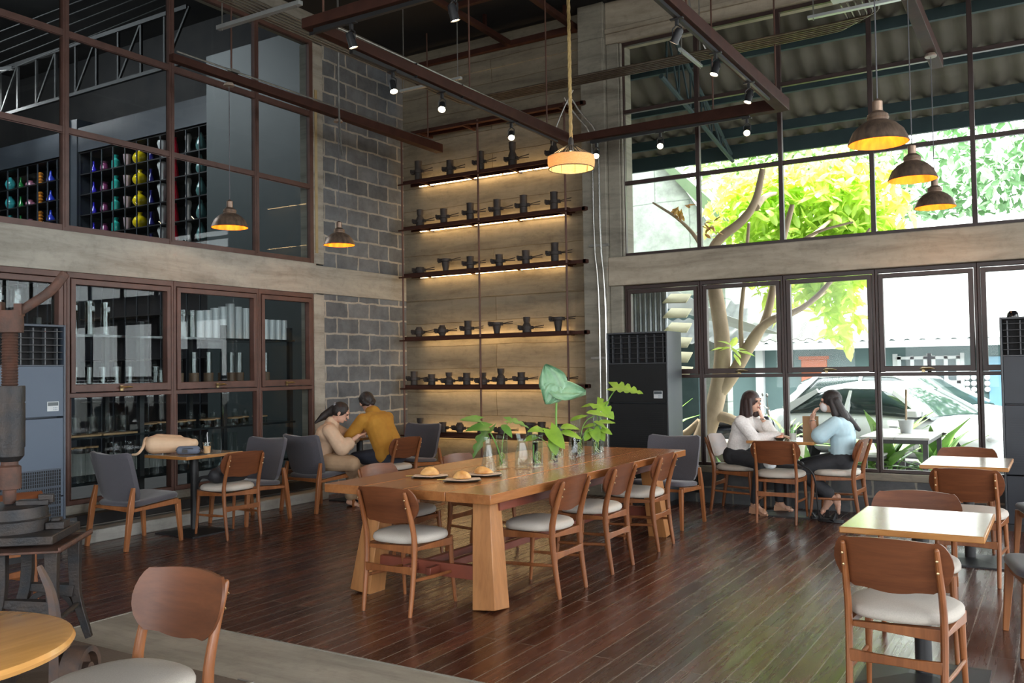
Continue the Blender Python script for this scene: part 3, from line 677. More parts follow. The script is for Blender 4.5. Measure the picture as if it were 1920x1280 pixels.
# round table and steel platform
t = thing('round_table', 'round honey coloured wooden table cut off at the bottom left corner', 'table', (-2.74, 1.27, 0))
MB().lathe([(0,.715),(.37,.715),(.395,.722),(.402,.735),(.395,.747),(.38,.752),(0,.752)], 72).out('tabletop', wood('honey_wood', (.52,.24,.06), (.62,.31,.09), .25, 1, .35, 4), t)
MB().lathe([(0,0),(.25,0),(.25,.015),(.05,.04),(.04,.1),(.04,.715)], 32).out('pedestal', BLACK, t)
PLT = mat('rusty_plate', (.15,.115,.085), (.09,.06,.045), .75, .1, 3, bump=.3, bscale=90, detail=8)
t = thing('steel_platform', 'low rusty steel platform on the concrete floor under the foreground chair', 'platform', (-3.9, 2.2, 0))
MB().box(-1.70, .68, -.75, .70, .0, .085).out('plate', PLT, t, bevel=.004)
MB().box(.681, .70, -.75, .70, 0, .09).box(.6, .70, .701, .715, .0, .088).out('corner_angle', STEELG, t, bevel=.002)
t = thing('iron_wheel_bracket', 'rusty iron wheel on a bent strap bracket standing on the steel platform', 'wheel', (-3.83, 2.43, .085), .5)
MB().tube(sm([(-.075,0,.0),(-.08,0,.2),(-.09,0,.42),(-.16,0,.56)]), (.028,.008), sq=1, up=(0,1,0)).out('strap', mat('blue_grey_iron', (.05,.055,.065), (.12,.07,.05), .6, .2, 12), t)
wh = MB(); Mx = Matrix.Translation((.03, 0, .10)) @ Matrix.Rotation(PI/2, 4, 'Y')
wh.lathe([(.075,-.045),(.1,-.045),(.1,.045),(.075,.045),(.075,.01),(.03,.008),(.03,.05),(0,.05)], 32, Mx)
wh.lathe([(0,-.05),(.03,-.05),(.03,-.008),(.075,-.01)], 32, Mx).out('wheel', mat('rusty_wheel', (.10,.055,.035), (.04,.03,.028), .7, .2, 14, bump=.3), t)
wh = MB().lathe([(0,-.12),(.012,-.12),(.012,.09),(0,.09)], 12, Mx).out('axle', STEELG, t)
t = thing('iron_wheel_bracket', 'black iron wheel mostly hidden under the round table at the left edge', 'wheel', (-4.18, 2.30, .085), .5)
MB().lathe([(0,-.04),(.1,-.045),(.1,.045),(0,.04)], 32, Matrix.Translation((0,0,.10)) @ Matrix.Rotation(PI/2, 4, 'Y')).out('wheel', IRON, t)

# ------------------------------------------------------------------ iron press at the left edge
PR1 = mat('press_brown_iron', (.12,.052,.034), (.06,.036,.028), .65, .25, 14, bump=.25, bscale=80)
PR2 = mat('press_dark_iron', (.017,.020,.024), (.045,.033,.027), .5, .4, 10, bump=.25, bscale=70)
t = thing('screw_press', 'old rusty cast iron screw press with a long handle, standing at the left edge', 'machine', (-4.67, 2.61, .135), .72); t.scale = (.91,.91,.91)
MB().lathe([(0,1.02),(.05,1.02),(.075,1.05),(.075,1.1),(.08,1.1),(.08,1.35),(.076,1.35),(.076,1.36),(.08,1.36),(.08,1.44),(.078,1.45),(0,1.45)], 28).out('sleeve', PR2, t)
s = MB(); pf = []
for i in range(19): pf += [(.038, 1.45+i*.0165), (.045, 1.458+i*.0165)]
s.lathe([(0,1.44)]+pf+[(0,1.765)], 20).out('screw', PR1, t)
MB().lathe([(0,1.755),(.07,1.755),(.072,1.80),(.068,1.88),(.04,1.88),(0,1.88)], 24).box(-.07,-.035,-.03,.03,1.85,1.93).box(.03,.07,-.03,.03,1.85,1.92).out('head', PR1, t)
MB().tube(sm([(-.12,0,1.86),(0,0,1.85),(.06,0,1.88),(.16,0,1.95),(.23,0,2.0),(.30,0,2.10)],2), [(.018,.028)]*20+[(.02,.02)], 10).out('handle', PR1, t)
MB().tube([(-.35,0,1.86),(-.05,0,1.86)], .02).out('left_handle', PR1, t)
MB().lathe([(0,.78),(.028,.78),(.034,.80),(.036,.86),(.06,.865),(.062,.90),(.06,.99),(.045,1.0),(.045,1.02),(0,1.02)], 24).out('ram', PR1, t)
MB().lathe([(0,.63),(.2,.63),(.2,.695),(.21,.70),(.2,.705),(.195,.765),(.17,.775),(0,.775)], 36).tube([(.21*math.cos(a*.3), .21*math.sin(a*.3), .70) for a in range(22)], .004, 5).out('die', PR2, t)
MB().box(.05,.22,-.05,.03,.77,.80).box(.16,.24,-.03,.0,.78,.83).box(.2,.3,-.04,.08,.63,.67).box(.22,.27,-.01,.05,.67,.69).out('clamp', PR2, t, bevel=.004)
MB().box(-.45,.31,-.26,.24,.58,.63).out('bed', PR2, t, bevel=.006)
MB().box(-.52,.37,-.32,.28,.545,.558).box(.355,.37,-.32,.28,.545,.575).out('tray', PR1, t, bevel=.003)
lg = MB()
for y in (-.2, .2):
    lg.tube(sm([(.29,y,.55),(.29,y,.30),(.30,y,.18),(.37,y,-.054)],1), (.035,.018), sq=1, up=(0,1,0))
    lg.tube(sm([(.03,y,.55),(.03,y,.30),(.0,y,.18),(-.09,y,-.054)],1), (.03,.03), sq=1, up=(0,1,0))
    lg.tube([(-.0,y,.27),(.29,y,.23)], (.02,.035), sq=1, up=(0,0,1))
    lg.tube([(.15+.13*math.cos(a), y, .10+.13*math.sin(a)) for a in [k*PI/10 for k in range(11)]], (.012,.02), sq=1)
lg.out('legs', PR2, t, bevel=.003)
MB().tube([(.31,-.2,.15),(.31,.2,.15)], .015).out('tie_bar', PR2, t)

# ------------------------------------------------------------------ tall floor standing air conditioners
def aircon(label, loc, rz, w_, d, h, body, side, ventmesh):
    t = thing('air_conditioner', label, 'air conditioner', loc, rz)      # front faces -Y locally, origin at front left floor corner
    b = MB().box(0, .018, 0, d, .06, h).box(w_-.018, w_, 0, d, .06, h).box(.018, w_-.018, d-.02, d, .06, h).box(.018, w_-.018, .0, d-.02, h-.02, h).box(.018, w_-.018, .10, d-.02, .06, h-.02)
    b.out('cabinet', side, t, bevel=.004)
    MB().box(.02, w_-.02, .02, d-.02, 0, .06).out('plinth', BLACK, t, smooth=False)
    g0 = h-.345
    for name, z0, z1 in (('upper_panel', h-.77, g0-.004), ('lower_panel', .50, h-.785), ('bottom_panel', .065, .49)):
        MB().box(.02, w_-.02, .004, .1, z0, z1).out(name, body, t, bevel=.003)
    MB().box(.02, w_-.02, .085, .1, g0, h-.02).out('outlet_cavity', mat('cavity_black', (.004,.004,.005), rough=.8), t, smooth=False)
    f = MB()
    for k in range(7): x = .06+(w_-.12)*k/6; f.box(x-.005, x+.005, .03, .075, g0+.01, h-.03)
    f.out('vertical_vanes', mat('vane_grey', (.06,.065,.072), rough=.4), t, smooth=False)
    f = MB()
    for k in range(5): z = g0+.055+k*.058; f.box(.025, w_-.025, .008, .03, z-.002, z+.003)
    f.out('louvres', BLACK, t, smooth=False)
    MB().box(.02, w_-.02, .002, .085, g0-.003, g0+.006).out('outlet_lip', side, t, smooth=False)
    c = MB().box(w_-.165, w_-.065, -.002, .004, g0-.38, g0-.30).out('control_panel', mat('panel_silver', (.55,.58,.6), rough=.35), t, bevel=.001)
    MB().box(w_-.160, w_-.07, -.0035, -.001, g0-.335, g0-.305).out('display', mat('display_dark', (.06,.075,.085), rough=.2), c, smooth=False)
    k = MB()
    for i in range(3):
        for j in range(2): k.box(w_-.112+i*.013, w_-.104+i*.013, -.0035, -.001, g0-.372+j*.016, g0-.363+j*.016)
    k.out('buttons', mat('button_grey', (.25,.3,.36), rough=.4), c, smooth=False)
    if ventmesh:
        f = MB()
        for r in range(4):
            za, zb = .12+r*.155, .12+r*.155+.14
            for kx in range(34): x = .05+(w_-.1)*kx/34; f.box(x, x+.006, -.0, .006, za, zb)
            f.box(.04, w_-.04, -.001, .006, za-.01, za).box(.04, w_-.04, -.001, .006, zb, zb+.008)
            for kz in range(5): f.box(.045, w_-.045, .0, .006, za+.14*kz/5, za+.14*kz/5+.004)
        f.out('intake_grille', side, t, smooth=False)
        MB().box(.045, w_-.045, .0015, .0045, .12, .72).out('grille_painted_shade', mat('cavity_black', (.004,.004,.005)), t, smooth=False)  # black sheet standing in for the shade behind the grille bars
    else:
        f = MB()
        for kz in range(22): z = .56+kz*.021; f.box(.06, w_-.06, .0, .006, z, z+.010)
        f.out('intake_slats', body, t, smooth=False)
    return t
BLU = mat('blue_grey_metal', (.075,.10,.14), (.068,.092,.13), .5, .1, 2)
ACB = mat('ac_black_front', (.008,.0085,.009), (.010,.011,.012), .6, spec=.25)
ACS = mat('ac_black_side', (.04,.045,.05), (.046,.05,.056), .4, .1)
aircon('tall blue grey air conditioner standing at the left edge behind the press', (-7.2, 3.76, 0), PI/2, .74, .42, 1.935, BLU, mat('blue_grey_trim', (.05,.065,.09), rough=.45), True)
aircon('tall black air conditioner beside the window, behind the far end of the long table', (-4.33, 9.08, 0), 0, .72, .42, 1.89, ACB, ACS, False)
aircon('tall dark air conditioner at the right edge, with a small black dome on top', (-.465, 9.1, 0), 0, .72, .42, 1.90, mat('ac_dark_blue', (.022,.027,.036), rough=.5), ACS, False)
o = MB().lathe([(0,0),(.05,0),(.05,.012),(.045,.035),(.03,.055),(0,.062)], 24).out('dome_sensor', mat('gloss_black', (.008,.008,.01), rough=.12), loc=(-.36, 9.2, 1.901))
tag(o, 'small glossy black dome on top of the right air conditioner', 'dome')
t = thing('drain_hose', 'black drain hose with a bracket on the wall beside the black air conditioner', 'hose', (-3.55, 9.45, 0))
MB().tube(sm([(-.05,0,.44),(.06,0,.46),(.13,0,.40),(.13,-.01,.25),(.17,-.02,.16),(.10,-.02,.14),(.06,-.02,.20),(.05,0,.34),(-.05,0,.36)],3), .022, 10).out('hose', mat('rubber_black', (.01,.01,.011), rough=.5), t)
MB().tube(sm([(-.06,-.3,.24),(-.02,-.27,.33),(0,-.1,.34),(0,0,.3)],2), .006).out('cable', mat('white_plastic', (.6,.6,.6)), t)
# ================================================================== metal shelves with pipe moulds
SHZ = [(.695,1),(1.315,1),(1.955,1),(2.80,1),(3.43,1),(4.045,1),(4.70,0)]
SX0, SX1 = -7.47, -4.98
t = thing('rebar_shelving', 'tall rusty steel shelving with rebar posts against the board marked concrete wall', 'shelving', (-6.22, 9.6, 0))
cx = 6.22
for x in (-7.475, -6.25, -5.0):
    MB().tube([(x+cx, -.17, 0), (x+cx, -.17, 4.7)], .013, 8).out('rebar_post', RUST2, t)
REB = MB()
names = ['bottom','second','third','fourth','fifth','sixth','topmost']
for k, (z, has) in enumerate(SHZ):
    b = MB().box(SX0+cx-.02, SX1+cx+.0, -.155, .045, z-.004, z).box(SX0+cx-.02, SX1+cx, -.155, -.148, z-.045, z).box(SX0+cx-.02, SX1+cx, .035, .045, z-.045, z)
    for x in (-7.2, -6.5, -5.8, -5.1): b.box(x+cx-.015, x+cx+.015, -.15, .17, z-.05, z-.02)
    b.box(SX1+cx-.02, SX1+cx+.22, -.10, -.06, z-.045, z-.005).box(SX1+cx+.16, SX1+cx+.2, -.1, .15, z-.05, z)
    b.tube([(SX0+cx-.06, -.185, z-.05), (SX1+cx+.03, -.185, z-.05)], .011, 8)
    b.out('shelf', RUST, t, smooth=False)
    if has:
        s = MB()
        n = 5; L = (SX1-SX0-.25)/n
        for i in range(n): s.box(SX0+cx+.1+i*L, SX0+cx+.1+(i+1)*L-.03, .075, .098, z-.045, z-.03)
        s.out('light_strip', emit('warm_strip', (1., .66, .30), 13), t, smooth=False)
        l = bpy.data.lights.new('strip_light', 'AREA'); l.shape = 'RECTANGLE'; l.size = 2.2; l.size_y = .02; l.energy = 1.2; l.color = (1, .62, .28)
        lo = bpy.data.objects.new('strip_light', l); COL.objects.link(lo); lo.location = (-6.22, 9.727 if z > 2.5 else 9.745, z-.015); lo.rotation_euler = (PI, 0, 0)

def mould(kind, h):
    t = thing('pipe_mould', None, 'mould')
    r = .048
    P = {'tall': [(0,0),(r,0),(r,h*.45),(r*1.02,h*.55),(r*.95,h*.62),(r,h*.96),(r*1.04,h),(r*.8,h),(r*.78,h*.9),(0,h*.9)],
         'ball': [(0,0),(r*.8,0),(r*.8,.012),(r*1.15,h*.3),(r*1.2,h*.55),(r,h*.8),(r*.75,h*.9),(r*.75,h),(0,h)],
         'cone': [(0,0),(r*.75,0),(r*.78,.02),(r*1.15,h*.75),(r*1.5,h*.8),(r*1.5,h),(r*1.2,h),(0,h*.9)],
         'neck': [(0,0),(r*1.15,0),(r*1.1,h*.45),(r*.7,h*.62),(r*.9,h*.75),(r*.95,h),(r*.7,h),(0,h*.95)],
         'flat': [(0,0),(r*1.2,0),(r*1.25,h*.3),(r*1.35,h*.35),(r*1.35,h*.7),(r*1.1,h),(0,h)]}[kind]
    MB().lathe(P, 20).out('mould_body', IRON, t)
    zc = {'tall': .45, 'ball': .45, 'cone': .86, 'neck': .3, 'flat': .5}[kind]*h
    c = MB().lathe([(r*1.02,zc-.02),(r*1.28,zc-.018),(r*1.28,zc+.018),(r*1.02,zc+.02)], 20)
    c.box(-.105,-.05,-.03,.02,zc-.028,zc+.028).box(-.115,-.095,-.035,.03,zc-.012,zc+.035).box(.045,.085,-.022,.022,zc-.02,zc+.02)
    c.tube([(-.08,-.04,zc),(-.08,.04,zc)], .009, 6)
    c.out('clamp', IRON, t, bevel=.002, seg=1)
    MB().tube([(.06,-.012,zc),(.25,-.02,zc+.022)], .006, 6).tube([(.06,.012,zc),(.22,.025,zc-.002)], .006, 6).out('handles', IRON, t)
    return t
rows = [
 (5, [(-7.27,.26,'tall'),(-6.75,.2,'tall'),(-6.27,.25,'tall'),(-5.79,.30,'neck'),(-5.2,.29,'neck')]),
 (4, [(-7.25,.22,'neck'),(-6.86,.19,'tall'),(-6.44,.22,'tall'),(-6.03,.22,'tall'),(-5.64,.23,'tall'),(-5.21,.22,'tall')]),
 (3, [(-7.26,.08,'flat'),(-6.84,.16,'cone'),(-6.45,.16,'tall'),(-6.01,.15,'tall'),(-5.62,.17,'tall'),(-5.21,.23,'tall')]),
 (2, [(-7.29,.13,'ball'),(-6.91,.14,'ball'),(-6.5,.18,'tall'),(-6.06,.14,'cone'),(-5.62,.19,'neck'),(-5.18,.17,'cone')]),
 (1, [(-7.38,.18,'tall'),(-7.09,.14,'tall'),(-6.81,.16,'neck'),(-6.53,.15,'tall'),(-6.28,.15,'neck'),(-6.01,.20,'neck'),(-5.71,.15,'tall'),(-5.16,.13,'flat')]),
 (0, [(-7.29,.18,'neck'),(-6.92,.13,'tall'),(-6.65,.13,'ball'),(-6.32,.14,'tall'),(-6.0,.09,'flat'),(-5.61,.15,'cone'),(-5.43,.16,'tall'),(-5.17,.14,'tall')])]
ordn = ['first','second','third','fourth','fifth','sixth','seventh','eighth']
kd = {'tall':'straight sided','ball':'round bellied','cone':'flaring','neck':'necked','flat':'squat'}
for k, l in rows:
    for i, (x, h, kind) in enumerate(l):
        m = mould(kind, h); m.location = (x, 9.525, SHZ[k][0]+.0005)
        m['label'] = '%s iron pipe mould, %s from the left, %s metal shelf from the floor' % (kd[kind], ordn[i], names[k])
        m['group'] = 'iron pipe moulds on the metal shelves'

# ================================================================== suspended steel, tracks, conduits
def beam(a, b, w_, h, label, name='steel_beam', mt=None, ext=None):
    t = thing(name, label, 'beam', a)
    A = Vector(a); d = Vector(b)-A
    MB().tube([(0,0,0), d], (w_/2, h/2), sq=1, up=(0,0,1)).out('beam_bar', mt or RUST, t, bevel=.004)
    return t, d
BZ = 4.10
tA, dA = beam((-4.72,4.83,BZ), (-4.72,9.02,BZ), .075, .12, 'suspended brown steel beam running lengthwise over the table towards the rope lamp')
tB, dB = beam((-4.68,8.98,BZ), (-2.30,8.98,BZ), .075, .12, 'suspended brown steel beam crossing before the column and the upper window')
tC, dC = beam((-2.30,4.4,BZ), (-2.30,9.02,BZ), .075, .12, 'suspended brown steel beam coming from the top to the frame corner at the window')
tE, dE = beam((-4.755,4.86,BZ), (-2.34,4.86,BZ), .075, .12, 'suspended brown steel beam at the top edge of the picture, nearest the camera')
tD, dD = beam((-6.86,5.3,4.40), (-6.86,9.45,4.40), .07, .11, 'suspended brown steel beam along the left windows carrying two pendant lamps')
tG, dG = beam((-.93,3.0,4.36), (-.93,9.35,4.36), .07, .11, 'suspended brown steel beam at top right carrying the three pendant lamps')
for t_, (a, b) in ((tA, ((.0,.5,-.068),(.0,3.9,-.068))), (tB, ((.25,0,-.068),(2.05,0,-.068))), (tC, ((0,.2,-.068),(0,4.1,-.068))), (tE, ((.1,0,-.068),(2.3,0,-.068)))):
    MB().tube([a, b], (.017,.01), sq=1, up=(0,0,1)).out('lighting_track', BLACK, t_, smooth=False)
for t_, L in ((tA, 4.1), (tD, 4.0)):
    MB().tube([(.02,.05,.065+.0),(.02,L*.3,.067),(.02,L*.6,.065),(.02,L,.068)], .009, 6).out('cable', STEELG, t_)
k = MB()
for y in (.08,1.3,2.0,3.0): k.box(-.04,.04,y,y+.006,-.063,.063)
k.out('cable_tie', BLACK, tA, smooth=False)
MB().box(-.03,.03,.68,.78,.056,.085).out('junction_box', STEELG, tD)
t = MB()
for (x, y, z) in ((-4.72,5.02,4.16),(-4.72,7.0,4.16),(-4.72,8.5,4.16),(-3.01,8.98,4.16),(-2.36,8.98,4.16),(-2.30,6.3,4.16),(-6.86,6.0,4.45),(-6.86,9.2,4.45)):
    tag(MB().tube([(0,0,0),(0,0,CEIL-z)], .009, 6).out('hanger_rod', RUST2, loc=(x, y, z)), 'thin rusty rod from the ceiling to the beam at ' + {(-4.72,5.02):'its near corner',(-4.72,7.0):'its middle, over the long table',(-4.72,8.5):'its end before the rope lamp',(-3.01,8.98):'the upper window, left of two',(-2.36,8.98):'the frame corner at the window',(-2.30,6.3):'the top right of the frame',(-6.86,6.0):'the first left pendant lamp',(-6.86,9.2):'the far end over the shelves'}[(x,y)], 'rod')
# dark lattice under the ceiling
t = thing('ceiling_lattice', 'brown steel lattice just under the black ceiling above the shelf wall', 'lattice', (-5.5, 8.9, 5.6))
T = MB()
T.tube([(-.45,-.5,.1),(3.2,-.5,.1)], (.03,.04), sq=1, up=(0,0,1)).tube([(-2.0,.78,.06),(1.1,.78,.06)], (.03,.04), sq=1, up=(0,0,1))
for x in (-.4, .55, 2.9): T.tube([(x,-2.2,.1),(x,.8,.06)], (.025,.035), sq=1, up=(0,0,1))
for x, y in ((-.4,-1.0),(-.4,.2),(.55,-.1),(.55,.5)): T.box(x-.02,x+.02,y-.02,y+.02,.1,.26)
T.out('lattice_bars', RUST, t, bevel=.003)
# conduit bundles
t = thing('conduit_bundle', 'bundle of parallel steel conduits turning the corner below the ceiling and running across the window', 'conduit', (-5.6, 9.0, 4.72))
for k in range(6):
    o_ = k*.05
    T = MB()
    a = [(-.5+o_, -6, 0), (-.5+o_, -.25+o_*0-.05*k, 0), (-.5+o_+.02, -.12-.05*k+.02, 0), (-.5+o_+.13, -.0-.05*k, 0), (.6, .0-.05*k, 0), (3.82-.0+.06*k, -.0-.05*k, 0), (3.96+.06*k, -.06-.05*k, 0.01), (4.0+.06*k, -.22-.05*k, .02), (4.0+.06*k, -2.9, .02)]
    T.tube(sm(a, 2), .010, 6); T.out('conduit', mat('dull_conduit', (.16,.13,.10), (.10,.08,.06), .4, .6, 12), t)
SC_ = mat('zinc_strut', (.5,.52,.52), (.42,.44,.44), .4, .6)
for bb in ((3.7,4.75,-.62,-.57,-.04,-.012),(2.4,2.44,-.5,.12,-.04,-.012),(-.75,.1,-1.02,-.98,-.04,-.012),(-.95,.1,-3.45,-3.40,-.05,-.012)): MB().box(*bb).out('strut_channel', SC_, t, bevel=.002, seg=1)
for bb in ((3.95,4.13,-.9,-.72,.0,.045),(4.15,4.30,-.9,-.72,.0,.045),(4.32,4.47,-.9,-.72,.0,.045),(2.44,2.56,-.12,0,.012,.05)): MB().box(*bb).out('junction_box', SC_, t, bevel=.002, seg=1)
b = MB()
for x, y in ((2.42,-.45),(2.42,.1),(3.75,-.6),(4.7,-.6),(-.7,-1),(.05,-1),(-.9,-3.42),(.05,-3.42)): b.tube([(x,y,-.06),(x,y,CEIL-4.73)], .006, 5)
b.tube(sm([(2.55,-.06,.05),(2.5,-.1,.2),(2.41,-.2,.5),(2.4,-.2,1.12)]), .01, 6)
b.tube(sm([(4.35,-.5,.05),(4.6,-.5,.12),(4.7,-.5,.3),(4.9,-.5,1.1)]), .01, 6)
b.out('threaded_rod', STEELG, t)
t = thing('wall_conduits', 'two shiny steel conduits running down the concrete column beside the window', 'conduit', (-4.62, 9.53, 0))
for k, x in enumerate((-.015, .065)):
    MB().tube(sm([(x,0,.05),(x+.01,0,2.0),(x,0,2.55),(x-.045,0,2.95),(x-.045,0,4.15),(x-.06,-.03,4.32),(x-.17,-.22,4.50),(x-.22,-.36,4.66)],1), .012, 8).out('conduit', mat('bright_conduit', (.6,.6,.57), (.5,.5,.47), .25, .9), t)
c = MB()
for z in (1.62, 2.95, 4.2): c.box(-.13,.13,-.0,.02,z-.015,z+.015)
c.out('pipe_clamp', STEELG, t, bevel=.002)
MB().tube(sm([(-.36,-.45,4.1),(-.33,-.42,4.3),(-.22,-.33,4.62),(-.15,-.3,4.75)],2), .009, 6).out('flexible_cable', STEELG, t)
tag(MB().tube(sm([(0,0,1.95),(.01,0,1.4),(-.02,.02,.7),(.03,0,.1),(.05,0,0)],2), .012, 6).out('hanging_cable', STEELG, loc=(-6.7, 7.35, 3.87)), 'grey flexible cable hanging down before the block wall corner', 'cable')

# track spotlights
def spot(loc, aim, label, on=1):
    t = thing('track_spotlight', label, 'spotlight', loc, 0, 'black track spotlights')
    MB().box(-.05,.05,-.015,.015,-.012,0).box(-.012,.012,-.012,.012,-.055,-.012).out('track_adapter', BLACK, t, bevel=.002)
    d = Vector(aim).normalized(); q = d.to_track_quat('-Z', 'Y').to_matrix().to_4x4()
    p = Vector((0,0,-.13)); M = Matrix.Translation(p) @ q
    MB().tube([(0,0,-.05),(-.034,0,-.075),(-.036,0,-.13)], .005, 6).tube([(0,0,-.05),(.034,0,-.075),(.036,0,-.13)], .005, 6).out('yoke', BLACK, t)
    hd = MB().lathe([(0,.055),(.022,.055),(.03,.04),(.031,-.035),(.036,-.055),(.032,-.055),(.03,-.045),(0,-.045)], 20, M).out('lamp_head', BLACK, t)
    MB().lathe([(0,-.046),(.029,-.046),(.029,-.0475),(0,-.0475)], 20, M).out('lens', emit('spot_lens', (1,.78,.5), 60 if on else 2), hd)
    l = bpy.data.lights.new('spot_bulb', 'SPOT'); l.energy = 12; l.color = (1,.72,.42); l.spot_size = 1.1; l.spot_blend = .6; l.shadow_soft_size = .03
    lo = bpy.data.objects.new('spot_bulb', l); COL.objects.link(lo); lo.parent = t; lo.location = p + d*.07; lo.rotation_euler = d.to_track_quat('-Z', 'Y').to_euler()
    return t
TZ = BZ-.078
spot((-4.30,4.86,TZ), (.15,.3,-1), 'black track spotlight under the near beam at the top left, lit from inside')
spot((-4.72,5.85,TZ), (.35,-.2,-1), 'black track spotlight on the long beam before the block wall')
spot((-4.72,6.55,TZ), (.45,-.75,-.9), 'glowing track spotlight on the long beam, left of the two lit ones')
spot((-4.72,7.75,TZ), (.45,-.75,-.9), 'glowing track spotlight on the long beam, right of the two lit ones')
spot((-4.36,8.98,TZ), (.3,-.9,-.8), 'glowing track spotlight just right of the rope lamp, before the column')
spot((-3.60,8.98,TZ), (.3,-.9,-.8), 'glowing track spotlight before the leftmost upper window pane')
spot((-2.66,8.98,TZ), (.2,-.9,-.8), 'glowing track spotlight left of the frame corner before the second window pane')
spot((-2.30,7.85,TZ), (-.25,-.2,-1), 'black track spotlight on the right beam, nearest the frame corner')
spot((-2.30,6.95,TZ), (-.25,-.25,-1), 'black track spotlight on the right beam, middle of the three')
spot((-2.30,6.10,TZ), (-.6,.1,-1), 'black track spotlight on the right beam, highest in the picture')
spot((-3.40,4.86,TZ), (.1,.3,-1), 'black track spotlight cut off by the top edge of the picture')

# metal dome pendants
BRZ = mat('aged_bronze', (.36,.25,.18), (.17,.12,.095), .42, .75, 30, (1,1,.15), bump=.15)
COP = mat('copper_inside', (.85,.25,.01), (.40,.09,.0), .55, .0, 18, (1,1,.2))
def pendant(x, y, z, ztop, label):
    t = thing('dome_pendant', label, 'pendant lamp', (x, y, z), 0, 'bronze dome pendant lamps')
    MB().lathe([(.172,0),(.176,.004),(.172,.012),(.166,.03),(.145,.075),(.105,.115),(.062,.138),(.060,.150),(.064,.155),(.060,.175),(.038,.192),(.034,.196)], 40, caps=False).out('shade', BRZ, t)
    MB().lathe([(.170,.001),(.163,.03),(.142,.073),(.102,.112),(.058,.134),(.002,.137)], 40, caps=False).out('shade_lining', COP, t)
    MB().lathe([(.030,.192),(.030,.255),(.024,.262),(.006,.275),(0,.275)], 20).out('lamp_holder', BRZ, t)
    MB().lathe([(0,.06),(.02,.065),(.03,.09),(.02,.12),(.012,.135),(0,.135)], 16).out('bulb', emit('warm_bulb', (1,.62,.25), 4), t)
    MB().tube([(0,0,.27),(0,0,ztop-z)], .004, 6).out('cord', mat('cord_grey', (.10,.10,.11), rough=.5), t)
    MB().lathe([(0,ztop-z-.03),(.05,ztop-z-.03),(.052,ztop-z-.02),(.04,ztop-z),(0,ztop-z)], 24).out('canopy', mat('canopy_wood', (.35,.3,.25), (.2,.13,.09), .5), t)
    l = bpy.data.lights.new('pendant_bulb', 'POINT'); l.energy = 4; l.color = (1,.6,.25); l.shadow_soft_size = .03
    lo = bpy.data.objects.new('pendant_bulb', l); COL.objects.link(lo); lo.parent = t; lo.location = (0,0,.05)
pendant(-.905,5.75,2.83,4.30,'large bronze dome pendant nearest the camera, leftmost of the three on the right')
pendant(-.915,7.30,2.88,4.30,'bronze dome pendant in the middle of the descending row of three on the right')
pendant(-.93,8.85,2.90,4.30,'bronze dome pendant furthest of the three on the right, closest to the window')
pendant(-6.86,5.97,2.92,4.34,'bronze dome pendant before the upper left windows, left of the two')
pendant(-6.86,7.52,2.92,4.34,'bronze dome pendant before the grey block wall')
t = thing('rope_pendant', 'round woven drum lamp hanging on a thick rope above the long table', 'pendant lamp', (-3.09, 5.93, 3.04))
WV = mat('woven_rattan', (.72,.58,.36), (.58,.43,.23), .7, 0, 60, (1,1,3), bump=.4, bscale=160)
mm_, nt_, p_, o_ = newmat('woven_shade_light'); 
MC['rw'] = mm_
f_ = noisen(nt_, coords(nt_, (1,1,4)), 60, 3); nt_.links.new(ramp(nt_, f_, [(.35,(.75,.6,.38)),(.65,(.55,.4,.22))]), p_.inputs['Base Color']); p_.inputs['Roughness'].default_value = .8
p_.inputs['Transmission Weight'].default_value = 0; p_.inputs['Subsurface Weight'].default_value = 0
tr_ = nt_.nodes.new('ShaderNodeBsdfTranslucent'); tr_.inputs[0].default_value = (.85,.6,.3,1); mx_ = nt_.nodes.new('ShaderNodeMixShader'); mx_.inputs[0].default_value = .45
nt_.links.new(p_.outputs[0], mx_.inputs[1]); nt_.links.new(tr_.outputs[0], mx_.inputs[2]); nt_.links.new(mx_.outputs[0], o_.inputs[0])
bmx = MB(); R1 = [[(r*math.cos(2*PI*k/48), r*math.sin(2*PI*k/48), z) for k in range(48)] for r, z in ((.170,-.045),(.177,.0),(.176,.045),(.173,.045),(.174,0),(.167,-.045))]
bmx.loft(R1, loop=True).out('drum_shade', mm_, t)
f = MB()
for k in range(18):
    a = 2*PI*k/18; f.tube([(.172*math.cos(a), .172*math.sin(a), .045), (.045*math.cos(a), .045*math.sin(a), .125)], .003, 5)
for k in range(10):
    a = 2*PI*k/10; f.tube([(.166*math.cos(a), .166*math.sin(a), -.045), (.172*math.cos(a), .172*math.sin(a), .045)], .002, 4)
for r, z in ((.172,.045),(.169,-.045),(.045,.125)): f.tube([(r*math.cos(2*PI*k/36), r*math.sin(2*PI*k/36), z) for k in range(37)], .0035, 5)
f.out('wire_frame', BLACK, t)
MB().lathe([(0,.03),(.02,.035),(.028,.06),(.015,.085),(0,.09)], 16).out('bulb', emit('rope_bulb', (1,.68,.3), 30), t)
MB().lathe([(0,.088),(.018,.088),(.02,.13),(.02,.17),(.01,.2),(0,.2)], 16).out('lamp_holder', BLACK, t)
rp = MB()
for ph in (0, 2*PI/3, 4*PI/3): rp.tube([(.007*math.cos(ph+i*.9), .007*math.sin(ph+i*.9), .19+i*.03) for i in range(88)], .0085, 5)
rp.out('rope', mat('jute_rope', (.42,.31,.13), (.3,.2,.08), .9, 0, 60), t)
l = bpy.data.lights.new('rope_bulb', 'POINT'); l.energy = 3.5; l.color = (1,.62,.28); l.shadow_soft_size = .03
lo = bpy.data.objects.new('rope_bulb', l); COL.objects.link(lo); lo.parent = t; lo.location = (0,0,.0)

